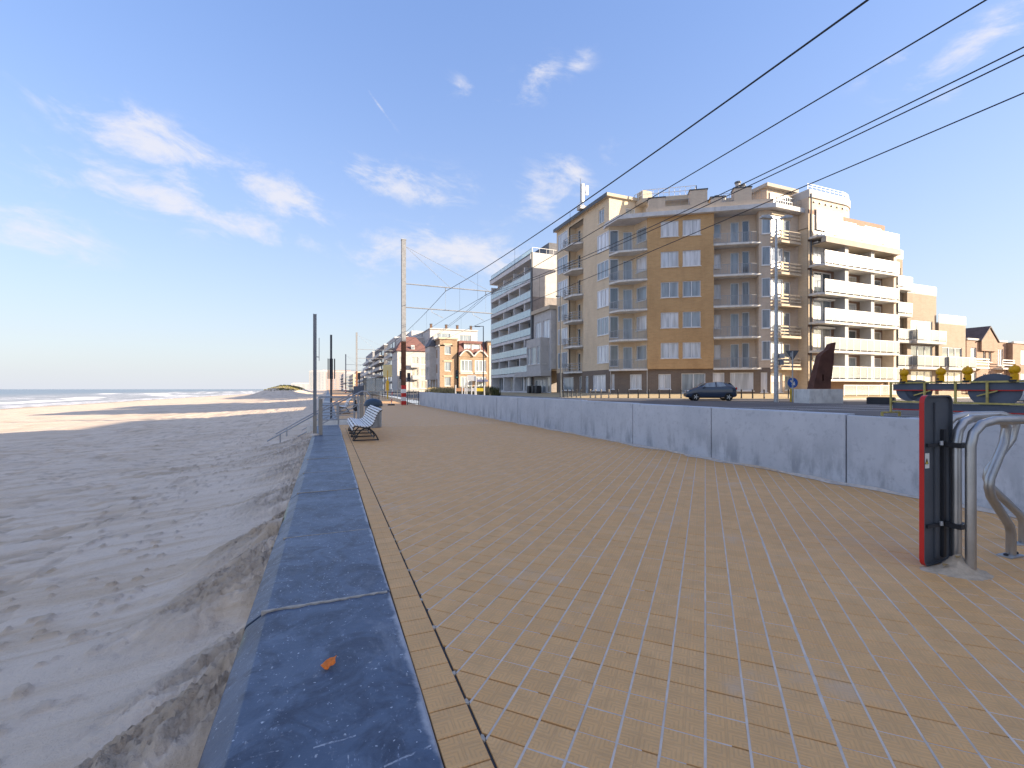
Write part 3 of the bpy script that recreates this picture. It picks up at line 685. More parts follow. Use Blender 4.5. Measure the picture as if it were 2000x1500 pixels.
# ------------------------------------------------------------------ concrete wall between promenade and tram line
def concrete_wall():
    t = thing('concrete_wall', 'long grey concrete wall of upright panels between promenade and tram line', 'wall', (6.6, 0, 0))
    t.location = (0,0,0)
    js = [4.05-2.38*4+2.38*k for k in range(19)]
    rnd = random.Random(2)
    for a, b in zip(js[:-1], js[1:]):
        h = .945+.0035*max(a, 0); dx = rnd.uniform(-.012, .012); dz = rnd.uniform(-.006, .006)
        x0a, x0b = WX(a)+dx, WX(b)+dx
        g = .009
        poly = [(x0a, a+g), (x0a+.22, a+g), (x0b+.22, b-g), (x0b, b-g)]
        MB().prism(poly, -.15, h+dz).build('panel', 'cast_concrete', t, bevel=.012)
    MB().add([(WX(-6)+.05,-5.4,-.1),(WX(-6)+.19,-5.4,-.1),(WX(37)+.19,37.2,-.1),(WX(37)+.05,37.2,-.1),(WX(-6)+.05,-5.4,.93),(WX(-6)+.19,-5.4,.93),(WX(37)+.19,37.2,1.02),(WX(37)+.05,37.2,1.02)],
             [(0,3,2,1),(4,5,6,7),(0,1,5,4),(1,2,6,5),(2,3,7,6),(3,0,4,7)]).build('joint_backing', 'joint_dark', t)
    # sand swept against the foot of the wall
    mb = MB(); n = 160; vs = []
    for i in range(n+1):
        y = -3+39.5*i/n; w = .05+.10*rnd.random()**2+.04*math.sin(i*.7); vs += [(WX(y)-w, y, .004), (WX(y)-.02, y, .018+.03*rnd.random()), (WX(y)+.01, y, .02)]
    mb.add(vs, [(i*3+j, (i+1)*3+j, (i+1)*3+j+1, i*3+j+1) for i in range(n) for j in range(2)])
    o = mb.build('swept_sand', 'joint_sand'); tag(o, 'thin ridge of blown sand along the foot of the concrete wall', 'sand'); o['kind'] = 'stuff'
concrete_wall()
# ------------------------------------------------------------------ street furniture on the promenade
def make_bench():
    root = thing('bench', '', 'bench')
    prof = [(.0,.285),(.0,.365),(.045,.405),(.115,.395),(.19,.375),(.27,.36),(.35,.362),(.42,.385),(.475,.435),(.51,.50),(.535,.57),(.56,.64),(.59,.705),(.635,.755),(.70,.79)]
    L = 3.15
    slat_len = None
    # arc-length resample to 14 slats
    P = [Vector((x, 0, z)) for x, z in prof]; S = [0]
    for a, b in zip(P[:-1], P[1:]): S.append(S[-1]+(b-a).length)
    def pt(s):
        for i in range(len(P)-1):
            if s <= S[i+1]+1e-9:
                t = (s-S[i])/(S[i+1]-S[i]); return P[i].lerp(P[i+1], t), (P[i+1]-P[i]).normalized()
    n = 15
    for k in range(n):
        s = S[-1]*(k+.5)/n; p, d = pt(s); nn = Vector((-d.z, 0, d.x)); w = S[-1]/n*.66; h = .026
        q = [p-d*w/2, p+d*w/2, p+d*w/2+nn*h, p-d*w/2+nn*h]
        mb = MB(); mb.add([(v.x, 0, v.z) for v in q]+[(v.x, L, v.z) for v in q], [(0,1,2,3),(7,6,5,4),(0,4,5,1),(1,5,6,2),(2,6,7,3),(3,7,4,0)])
        mb.build('slat', 'paint_white', root, bevel=.006)
    for y in (.12, 1.1, 2.05, 3.03):
        mb = MB()
        mb.tube([(p.x, y, p.z-.018) for p in P], .016, 6)
        arch = [(.03+.58*t, y, .0+.33*math.sin(math.pi*min(max(t,0),1))**.7) for t in [i/12 for i in range(13)]]
        mb.tube([(a[0], a[1], max(.02, a[2])) for a in arch], .018, 6)
        mb.bar((.0, y, .035), (.62, y, .035), .03, .03)
        mb.tube([(.06, y, .30), (.05, y, .16), (.0, y, .035)], .014, 6)
        mb.build('leg_frame', 'black_metal', root, True)
    for x, z in ((.1, .10), (.5, .10)): rod((x, .12, z), (x, 3.03, z), .014, 'stretcher', 'black_metal', root, 6)
    return root
b1 = make_bench(); b1.location = (.56, 11.72, 0); tag(b1, 'white slatted bench with black legs standing by the near end of the coping', 'bench', 'slatted seafront benches')
b2 = copy_tree(b1); b2.location = (.46, 25.2, 0); tag(b2, 'white slatted bench beyond the stair railings, further along the sea wall', 'bench', 'slatted seafront benches')

def bin_():
    t = thing('litter_bin', 'grey ribbed litter bin with domed dark blue lid behind the bench', 'bin', (1.42, 16.1, 0))
    MB().lathe([(.25,0),(.25,.70)], n=24).build('body', 'steel_grey', t, True)
    for k in range(24):
        a = 2*math.pi*k/24; MB().bar((.262*math.cos(a), .262*math.sin(a), .03), (.262*math.cos(a), .262*math.sin(a), .70), .03, .025).build('rib', 'galvanised', t)
    MB().lathe([(.305,.72),(.31,.78),(.29,.86),(.23,.93),(.12,.975),(.02,.985)], n=24).build('lid', 'bin_lid', t, True)
    MB().lathe([(.2,.69),(.2,.73)], n=16).build('neck', 'black_metal', t, True)
bin_()

def stairs():
    x0, x1, y0, y1 = PIT
    t = thing('beach_stairs', 'concrete steps in the gap of the sea wall leading down to the sand', 'stairs')
    for k in range(8):
        MB().box(x1-.3*(k+1)-.01, x1-.3*k, y0+.12, y1-.12, -2.2, -.16*(k+1)).build('step', 'slab_concrete', t, bevel=.008)
    for y in (y0, y1-.1): MB().box(x0-.25, x1+.1, y, y+.1, -2.4, -.004).build('cheek_wall', 'slab_concrete', t)
    MB().box(x1, x1+.1, y0+.1, y1-.1, -1.0, -.004).build('head_wall', 'slab_concrete', t)
    for nm, y, lab in (('a', y0+.05, 'grey tubular stair railing on the near side of the beach steps'), ('b', y1-.05, 'grey tubular stair railing on the far side of the beach steps')):
        r = thing('stair_railing', lab, 'railing', group='stair railings')
        top = [(1.50, y, .86), (1.46, y, 1.05), (1.34, y, 1.19), (1.16, y, 1.22), (-.34, y, .44), (-1.95, y, -.50)]
        MB().tube(top, .024, 8).build('handrail', 'bar_grey', r, True)
        MB().tube([(1.16, y, .78), (-.34, y, -.02), (-1.0, y, -.38)], .018, 8).build('lower_rail', 'bar_grey', r, True)
        for x, zb_, zt in ((1.02, 0, 1.15), (.35, -.35, .80), (-.32, -.6, .43), (-1.55, -1.0, -.28)): rod((x, y, zb_), (x, y, zt), .026, 'post', 'bar_grey', r)
    g = thing('guard_rail', 'grey horizontal guard rails around the head of the beach steps', 'railing')
    for y in (y0-.02, y1+.02):
        for z in (1.0, .72, .46, .2): rod((-.30, y, z), (1.05, y, z), .017, 'rail', 'bar_grey', g)
        for x in (-.30, 1.05): MB().bar((x, y, 0), (x, y, 1.04), .05).build('post', 'galvanised', g)
    # weathered post with board at the landward corner
    p = thing('notice_post', 'thick weathered grey post with a small dark notice board by the beach steps', 'post', (1.25, 19.2, 0))
    MB().box(-.07, .07, -.07, .07, 0, 1.06).build('post', 'wood_post', p, bevel=.01)
    MB().box(-.32, .06, -.10, -.07, 1.06, 1.42).build('board', 'board_back', p); MB().box(-.03, .03, -.03, .03, 1.06, 1.55).build('bracket', 'steel_grey', p)
    l = tag(MB().lathe([(.02,.36),(.09,.42),(.11,.52),(.08,.62),(.04,.70),(.02,.82)], (1.02, 19.2, .05), 10).build('hanging_bag', 'black_metal', None, True), 'small black bag hanging on the guard rail beside the notice post', 'bag')
stairs()

def poles():
    b = gp(615, 850); t = thing('steel_pole', 'tall thin grey steel pole with rusty foot at the end of the coping', 'pole', (b.x, b.y, 0))
    MB().box(-.045,-.033,-.05,.05,0,3.42).box(.033,.045,-.05,.05,0,3.42).box(-.033,.033,-.006,.006,0,3.42).build('column', 'steel_grey', t)
    MB().box(-.048,.048,-.053,.053,0,.55).build('rusty_foot', 'wood_post', t); MB().lathe([(.14,.005),(.11,.03),(.05,.06)], n=12).build('sand_collar', 'joint_sand', t, True)
    MB().box(.10, .20, -.05, .05, 0, 1.02).build('stub_post', 'wood_post', t)
    rod((.11, 0, 2.1), (.11, 0, 2.75), .008, 'halyard', 'steel_grey', t, 5); MB().box(.045,.115,-.01,.01,2.2,2.22).build('cleat', 'steel_grey', t)
    t = thing('sign_pole', 'slim dark pole carrying upright boards seen edge-on beyond the steps', 'pole', (.12, 21.2, 0))
    MB().tube([(0,0,0),(0,0,3.65)], .045, 8).build('column', 'dark_grey', t, True)
    for x in (-.12, 0, .14): MB().box(x-.02 if x else -.07, x+.02 if x else .07, -.35, .35, 1.75, 2.6).build('board', 'black_metal', t)
poles()

def hoop_mesh(r, parent, length, name='tube'):
    P = [(0,0,0),(0,0,.90),(.02,0,.99),(.08,0,1.055),(.17,0,1.08),(length-.10,0,1.085),(length-.03,0,1.06),(length,0,1.0),(length-.03,0,.88),(length-.205,0,.62),(length-.215,0,.55),(length-.19,0,.48),(length+.04,0,.24),(length+.06,0,.18),(length+.06,0,0)]
    # densify bends
    mb = MB(); mb.tube(P, .030, 16); o = mb.build(name, 'stainless', parent, True); return length+.06
def racks():
    def hoop(label, a, b, plates=True):
        a = Vector((*a, 0)); b = Vector((*b, 0)); d = b-a; L = d.length-.06
        t = thing('cycle_stand', label, 'bike rack', a, math.atan2(d.y, d.x), 'cycle stands'); x = hoop_mesh(.03, t, L)
        MB().box(x-.09, x+.09, -.045, .045, .002, .012).build('base_plate', 'galvanised', t)
        for s in (-.065, .065): MB().lathe([(.014,.012),(.014,.026),(.006,.03)], (x+s, 0, 0), 6).build('bolt', 'black_metal', t)
        return t
    hoop('bent stainless steel cycle stand with the red-edged panel clamped to it', (4.275, 1.875), (4.93, 1.83))
    hoop('bent stainless steel cycle stand standing clear in front of the red-edged panel', (4.18, 1.755), (4.86, 1.50))
    hoop('bent stainless steel cycle stand at the right edge, hardly showing', (4.86, 2.22), (5.40, 1.93))
    t = thing('traffic_sign', 'tall dark grey sign panel with red rim, seen from behind, on the cycle stand', 'sign', (4.0, 1.945, 0))
    def rr(w, z0, z1, r, n=5):
        pts = []
        for cx, cz, a0 in ((w-r, z0+r, -90), (w-r, z1-r, 0), (r, z1-r, 90), (r, z0+r, 180)):
            for i in range(n+1): a = R(a0+90*i/n); pts.append((cx+r*math.cos(a), cz+r*math.sin(a)))
        return pts
    W, Z0, Z1 = .37, .01, 1.255
    o_, i_ = rr(W, Z0, Z1, .055), [(.012+x*(W-.024)/W, .022+(z-Z0)*(Z1-Z0-.024)/(Z1-Z0)) for x, z in rr(W, Z0, Z1, .045)]
    n = len(o_)
    MB().extr(i_, lambda x, z: (x, .009, z), lambda x, z: (x, .013, z)).build('back_plate', 'dark_grey', t)
    mb = MB(); vs = [(x, -.008, z) for x, z in o_]+[(x, .017, z) for x, z in o_]+[(x, -.008, z) for x, z in i_]+[(x, .017, z) for x, z in i_]
    mb.add(vs, [(i,(i+1)%n,n+(i+1)%n,n+i) for i in range(n)]+[(i,2*n+i,2*n+(i+1)%n,(i+1)%n) for i in range(n)]+[(2*n+i,3*n+i,3*n+(i+1)%n,2*n+(i+1)%n) for i in range(n)])
    mb.build('rim', 'dark_grey', t, True)
    half = [(x, z) for x, z in o_ if x < .06]; half.sort(key=lambda p: p[1])
    mb = MB(); m = len(half); vs = [(x-.0025, -.010, z) for x, z in half]+[(x-.0025, .020, z) for x, z in half]
    mb.add(vs, [(i, i+1, m+i+1, m+i) for i in range(m-1)]); mb.build('red_edge', 'red_paint', t)
    MB().extr([(x, z) for x, z in o_], lambda x, z: (x, .018, z), lambda x, z: (x, .022, z)).build('front_plate', 'red_paint', t)
    MB().box(.15, .20, -.004, .008, .05, 1.2).build('channel', 'dark_grey', t); MB().box(.24, .275, -.012, .008, .05, 1.0).build('channel', 'black_metal', t)
    for z in (.30, .89):
        c = MB().box(.03, .34, -.016, -.006, z-.012, z+.012).build('clamp', 'black_metal', t)
        MB().lathe([(.012,0),(.012,.03)], (.17, -.03, z), 6).build('bolt', 'galvanised', c); MB().box(.235, .345, -.115, -.02, z-.018, z+.018).build('collar', 'black_metal', c)
    s = MB().box(.025, .095, .0060, .0085, .72, .83).build('sticker', 'sticker', t)
    tri = [(.042, .752), (.078, .752), (.060, .792)]; MB().extr(tri, lambda x, z: (x, .0053, z), lambda x, z: (x, .0057, z)).build('warning_triangle', 'sticker_yellow', s)
    tb = MB()
    for a, b in ((0,1),(1,2),(2,0)): tb.bar((tri[a][0], 0.0047, tri[a][1]), (tri[b][0], 0.0047, tri[b][1]), .004, .0014)
    tb.bar((.060, 0.0047, .763), (.060, 0.0047, .778), .003, .0014); tb.build('triangle_outline', 'black_metal', s)
    # blown sand heaped at the foot
    rnd = random.Random(8); mb = MB(); nn = 34; vs = []; fs = []
    for i in range(nn):
        for j in range(nn):
            x = 3.86+.62*i/(nn-1); y = 1.48+.55*j/(nn-1)
            g = math.exp(-(((x-4.16)-(1.80-y)*.1)/.09)**2-((y-1.83)/.07)**2)*.13+math.exp(-((x-4.2)/.13)**2-((y-1.74)/.06)**2)*.035
            g += .018*math.exp(-((x-4.02)/.08)**2-((y-1.9)/.07)**2)
            z = g*(.35+1.3*float(fbm(np.array([x*14.]), np.array([y*14.]), 5, 4, .6)[0]))-.008; vs.append((x, y, z))
    for i in range(nn-1):
        for j in range(nn-1): fs.append((i*nn+j, (i+1)*nn+j, (i+1)*nn+j+1, i*nn+j+1))
    o = mb.add(vs, fs).build('sand_heap', 'drift_sand', None, True); tag(o, 'little heap of blown sand at the foot of the red-edged sign panel', 'sand'); o['kind'] = 'stuff'
    for k in range(3):
        x, y = ((4.13, 1.80), (4.17, 1.83), (4.06, 1.84))[k]
        o = MB().add([(x-.03,y,.11-.03*k),(x,y-.02,.125-.03*k),(x+.03,y,.115-.03*k),(x,y+.02,.12-.03*k)], [(0,1,2),(0,2,3)]).build('dry_leaf', 'leaf_dry')
        tag(o, ('curled brown dry leaf on top of the sand heap', 'brown dry leaf caught between sand heap and cycle stand', 'brown dry leaf low on the sand heap by the red edge')[k], 'leaf', 'dry leaves')
racks()
def leaf():
    c = gp(641, 1307); n = 14; mb = MB(); out = []
    sh = [(-.030,-.012),(-.026,.008),(-.014,.026),(.002,.034),(.018,.034),(.030,.036),(.026,.020),(.030,.006),(.022,-.004),(.010,-.010),(.002,-.018),(-.010,-.020),(-.022,-.018)]
    ca, sa = math.cos(-.2), math.sin(-.2)
    vs = [(c.x, c.y, .030)]+[(c.x+(x*ca-y*sa)*1.05, c.y+(x*sa+y*ca)*1.25, .010+.45*abs(x)+.5*max(0, y-.01)+(.006 if k % 3 == 0 else 0)) for k, (x, y) in enumerate(sh)]
    vs[0] = (c.x, c.y+.004, .011)
    m = len(sh); mb.add(vs, [(0, i+1, (i+1)%m+1) for i in range(m)])
    o = mb.build('petal', 'leaf_orange', smooth=True); tag(o, 'bright orange curled petal lying on the dark blue coping stone', 'petal')
    s = o.modifiers.new('thick', 'SOLIDIFY'); s.thickness = .0015
leaf()

# ------------------------------------------------------------------ tram masts and overhead line
MX = 5.73
def mast(Y, label, detail=True):
    t = thing('tram_mast', label, 'mast', (MX, Y, 0), 0, 'tram line masts')
    H = 13.5
    def H_(z0, z1, k=1.0): return MB().box(-.17*k,.17*k,-.17*k,-.14*k,z0,z1).box(-.17*k,.17*k,.14*k,.17*k,z0,z1).box(-.03,.03,-.14*k,.14*k,z0,z1)
    H_(5.2, H).build('column', 'mast_steel', t); H_(1.6, 5.2, 1.02).build('rusty_column', 'rust', t)
    for k in range(5): MB().box(-.19,.19,-.19,.19,.02+.32*k,.02+.32*(k+1)-.002).build('band', 'red_paint' if k % 2 == 0 else 'red_white_white', t)
    MB().box(-.2,.2,-.2,.2,H,H+.06).build('cap', 'galvanised', t)
    for z, x1 in ((9.95, 7.6), (8.02, 7.7)): rod((.17, 0, z), (x1, 0, z-.05), .045, 'arm', 'steel_grey', t)
    for x in (3.9, 7.4): rod((.17, 0, 13.0), (x, 0, 9.95), .015, 'tie_rod', 'steel_grey', t, 5)
    for x in (3.5, 7.1):
        rod((x, 0, 9.9), (x, 0, 9.6), .03, 'insulator', 'dark_grey', t, 6); rod((x, 0, 9.6), (x, 0, 7.98), .008, 'hanger', 'steel_grey', t, 4)
        MB().tube([(x-1.2, 0, 7.9), (x-1.15, 0, 7.75), (x-.2, 0, 7.32)], .02, 6).build('steady_arm', 'steel_grey', t, True)
    return t
masts = [(37.9, 'tall steel tram mast with red-white banded foot at the end of the concrete wall'), (104, 'tram mast further along the line, standing behind the steps'), (170, 'third tram mast, small in the distance along the seafront')]
for Y, lab in masts: mast(Y, lab)
def wires():
    ys = [-27, 37.9, 104, 170]
    def cat(x, ztop, sag, r, label):
        pts = []
        for a, b in zip(ys[:-1], ys[1:]):
            for k in range(24):
                t = k/24; pts.append((x, a+(b-a)*t, ztop-sag*4*t*(1-t)))
        pts.append((x, ys[-1], ztop)); o = MB().tube(pts, r, 6).build('overhead_wire', 'wire'); tag(o, label, 'wire', 'overhead tram wires'); return o
    cat(9.23, 9.6, 1.12, .021, 'highest and thickest overhead wire crossing the sky above the flats')
    cat(9.28, 7.32, .1, .013, 'overhead wire second from the top left, crossing the sky')
    cat(12.83, 9.6, 1.5, .015, 'upper strand of the close pair of overhead wires at right')
    cat(12.95, 9.5, 1.5, .015, 'lower strand of the close pair of overhead wires at right')
    cat(12.85, 7.3, .1, .014, 'lowest overhead wire crossing in front of the ochre brick facade')
    d = []
    for x, yl in ((9.25, (16.5, 22.5, 29.0, 33.5, 46, 54, 62)), (12.86, (27, 33, 46, 58))):
        for y in yl:
            t = ((y+27)/64.9) if y < 37.9 else ((y-37.9)/66.1); zt = 9.6-(1.12 if x < 10 else 1.5)*4*t*(1-t)
            o = MB().tube([(x, y, zt), (x+.02, y+.05, 7.3-.1*4*t*(1-t))], .006, 4).build('dropper', 'wire')
            d.append((x, y, o))
    ordn = ('nearest', 'second nearest', 'third nearest', 'fourth nearest', 'fifth nearest', 'sixth nearest', 'farthest'); cnt = {}
    for x, y, o in d:
        k = cnt.get(x, 0); cnt[x] = k+1
        tag(o, '%s thin hanger wire between carrying and contact wire over the %s track' % (ordn[k], 'near' if x < 10 else 'far'), 'wire', 'hanger wires of the %s track' % ('near' if x < 10 else 'far'))
wires()

# ------------------------------------------------------------------ railings, signs, lights at the end of the wall
def guard_fence(label, a, b, h, n, name='pedestrian_fence', m='dark_grey'):
    a, b = Vector(a), Vector(b); t = thing(name, label, 'fence', a)
    d = b-a
    for z in (h, .12): rod((0,0,z), (d.x,d.y,d.z+z), .025, 'rail', m, t, 6)
    for k in range(n+1):
        p = d*(k/n); big = k % 6 == 0
        MB().bar(p+Vector((0,0,0 if big else .12)), p+Vector((0,0,h+(.03 if big else 0))), .06 if big else .025).build('post' if big else 'baluster', m, t)
guard_fence('dark railing of upright bars running away behind the bin', (3.6, 36.0, 0), (2.9, 62, .1), 1.1, 36)
guard_fence('short dark railing joining the end of the concrete wall to the mast', (6.0, 37.6, 0), (6.9, 37.6, 0), 1.1, 6)
guard_fence('dark railing set across the promenade behind the banded mast', (3.2, 46, 0), (9.5, 46, .2), 1.05, 24)
def marker_post(px, zc, label):
    p = at(px, 790, zc); t = thing('marker_post', label, 'post', (p.x, p.y, 0))
    for k in range(5):
        o = MB().bar((.02*k, 0, .27*k), (.02*(k+1), 0, .27*(k+1)), .13, .05).build('band', 'red_paint' if k % 2 else 'red_white_white', t)
    MB().box(-.25, .25, -.2, .2, 0, .1).build('foot', 'black_metal', t)
marker_post(764, 36.5, 'leaning red and white work-site marker left of the banded mast')
def stop_sign():
    p = at(757, 778, 52); t = thing('tram_stop_sign', 'yellow tram stop sign on a yellow pole left of the banded mast', 'sign', (p.x, p.y, .15))
    rod((0,0,0), (0,0,3.3), .07, 'pole', 'yellow_paint', t); MB().box(-.5,.5,-.05,.05,2.55,3.95).build('panel', 'stop_yellow', t, bevel=.04)
    MB().box(-.16,.16,-.08,.08,.9,2.1).build('timetable_case', 'yellow_paint', t, bevel=.02)
stop_sign()
def shelter():
    p = at(731, 772, 66); t = thing('tram_shelter', 'glass tram shelter with flat pale roof far down the promenade', 'shelter', (p.x, p.y, .1), .15)
    MB().box(-1.5,1.6,-.9,.9,3.05,3.25).build('roof', 'render_pale', t, bevel=.04)
    for x in (-1.35, 1.35):
        for y in (-.7, .7): MB().bar((x,y,0),(x,y,3.05),.09).build('post', 'dark_grey', t)
    for x in (-.68, .68): MB().box(x-.64, x+.64, -.72, -.70, .5, 2.8).build('glass_pane', 'clear_glass', t)
    MB().box(-1.33,1.33,.70,.72,.4,2.8).build('glass_pane', 'frosted_glass', t)
shelter()
def traffic_light(px, py, zc, h, label, lit=None):
    p = at(px, py, zc); t = thing('traffic_light', label, 'traffic light', (p.x, p.y, RZ), -YAW, 'traffic lights')
    rod((0,0,0), (0,0,h), .06, 'pole', 'black_metal', t); b = MB().box(-.2,.2,-.28,-.06,h-1.05,h+.05).build('housing', 'black_metal', t, bevel=.03)
    for k in range(3): MB().lathe([(.09,0),(.09,.02)], n=10).build('lens', 'light_green' if lit and k == 0 else 'dark_grey', b).matrix_local = Matrix.Translation((0,-.28,h-.85+.34*k)) @ Matrix.Rotation(R(90), 4, 'X')
traffic_light(784, 770, 60, 3.3, 'dark traffic light just left of the banded tram mast')
traffic_light(799, 770, 62, 3.1, 'dark traffic light just right of the banded tram mast')
traffic_light(893, 766, 58, 3.3, 'traffic light showing green in front of the brick houses', True)
traffic_light(702, 770, 75, 3.6, 'dark traffic light behind the tall far mast')
def lamp(px, zc, top, label, m='dark_grey', base=None, arm=1.2, left=True):
    p = at(px, 760, zc); zb_ = RZ if base is None else base; zt = EYE+(HORIZ-top)/FPX*zc
    t = thing('street_lamp', label, 'street lamp', (p.x, p.y, zb_), -YAW, 'street lamps'); h = zt-zb_
    MB().tube([(0,0,0),(0,0,h)], [.09,.055], 8).build('pole', m, t, True)
    s = -1 if left else 1; MB().bar((0,0,h-.03), (s*arm,0,h), .07).build('arm', m, t); MB().box(min(s*arm*.35, s*arm), max(s*arm*.35, s*arm), -.1, .1, h-.10, h-.03).build('lantern', m, t, bevel=.02)
lamp(944, 62, 637, 'slim lamp post in front of the twin-gabled brick house', base=.5)
lamp(1095, 46, 578, 'slim black lamp post before the corner of the yellow flats', base=.5, arm=.5)
def double_lamp():
    p = gp(1516, 785.6, RZ); t = thing('street_lamp', 'tall grey double-armed lamp post in front of the corner flats', 'street lamp', (p.x, p.y, RZ), -YAW, 'street lamps')
    zc = p.x*SY+p.y*CY; h = EYE+(HORIZ-428)/FPX*zc-RZ
    MB().tube([(0,0,0),(0,0,h*.35),(0,0,h)], [.155,.14,.07], 10).build('pole', 'galvanised', t, True)
    for s in (-1, 1):
        MB().tube([(0,0,h-.05),(s*.3,0,h+.02),(s*.6,0,h+.05)], .035, 6).build('arm', 'galvanised', t, True)
        l = MB().extr([(s*.28,h-.02),(s*1.15,h+.06),(s*1.1,h+.2),(s*.7,h+.28),(s*.35,h+.14)], lambda x, z: (x,-.17,z), lambda x, z: (x,.17,z)).build('lantern', 'galvanised', t, bevel=.03)
    MB().box(.16,.55,-.12,.12,3.2,3.5).build('control_box', 'render_pale', t); MB().box(.2,.5,-.1,.1,2.7,3.1).build('control_box', 'steel_grey', t)
double_lamp()
def blue_sign():
    p = gp(1547, 785, RZ); t = thing('keep_right_sign', 'round blue sign with white diagonal arrow on a yellow bollard', 'sign', (p.x, p.y, RZ), -YAW)
    MB().tube([(0,0,0),(0,0,1.0)], .14, 12).build('post', 'yellow_paint', t, True); rod((0,0,1.0),(0,0,1.6),.03,'bracket','galvanised',t)
    d = MB().extr([(.38*math.cos(k*math.pi/14), 1.42+.38*math.sin(k*math.pi/14)) for k in range(28)], lambda x, z: (x,-.09,z), lambda x, z: (x,-.07,z)).build('disc', 'sign_blue', t)
    c, s_ = math.cos(R(-45)), math.sin(R(-45)); ar = [(-.26,-.055),(.02,-.055),(.02,-.17),(.27,0),(.02,.17),(.02,.055),(-.26,.055)]
    MB().extr([(x*c-y*s_, 1.42+x*s_+y*c) for x, y in ar], lambda x, z: (x,-.094,z), lambda x, z: (x,-.0905,z)).build('arrow', 'paint_white', d)
    p = at(1548, 783, 33); t = thing('yield_sign', 'inverted triangle road sign seen from the back above the blue sign', 'sign', (p.x, p.y, RZ), -YAW-.35)
    rod((0,0,0),(0,0,3.7),.045,'post','galvanised',t); MB().extr([(-.42,3.75),(.42,3.75),(0,2.98)][::-1], lambda x, z: (x,.05,z), lambda x, z: (x,.07,z)).build('plate', 'dark_grey', t)
    MB().box(-.14,.05,.02,.05,3.3,3.6).build('clamp', 'steel_grey', t)
blue_sign()
def sculpture():
    A, B = gp(1581, 788, RZ), gp(1646, 790, RZ); zc = A.x*SY+A.y*CY
    s = zc/FPX; t = thing('steel_sculpture', 'rust-brown steel sculpture with a small window hole, tapering to a slanted tip', 'sculpture', (A.x, A.y, RZ), -YAW)
    o = thing('concrete_plinth', 'pale concrete block carrying the rust-brown sculpture', 'plinth', (A.x, A.y, RZ), -YAW)
    w = 66*s; h = 28*s
    for x0, x1 in ((0, w*.43), (w*.43+.01, w)): MB().box(x0, x1, 0, 1.7, -.05, h).build('block', 'slab_concrete', o, bevel=.015)
    P = [(16,28),(21,52),(26,72),(31,94),(37,101),(47,107),(52,118),(61,121),(58,102),(54,60),(51.5,28)]
    hole = [(34,44),(38,44),(38,57),(34,57)]
    # shell made of the outline minus a slot: two side pieces, a lintel and a sill
    q = lambda pts, nm: MB().extr([(x*s, y*s) for x, y in pts], lambda x, z: (x, .45, z), lambda x, z: (x, 1.15-.25*z/4, z)).build(nm, 'corten', t)
    q([(16,28.3),(19.5,44),(51.5,44),(51.5,28.3)][::-1], 'lower_plate'); q([(19.5,44),(22.5,57),(34,57),(34,44)][::-1], 'side_plate'); q([(38,44),(38,57),(54,57),(51.5,44)][::-1], 'side_plate')
    q([(22.5,57),(26,72),(31,94),(37,101),(47,107),(52,118),(61,121),(58,102),(54,57)][::-1], 'upper_plate')
sculpture()
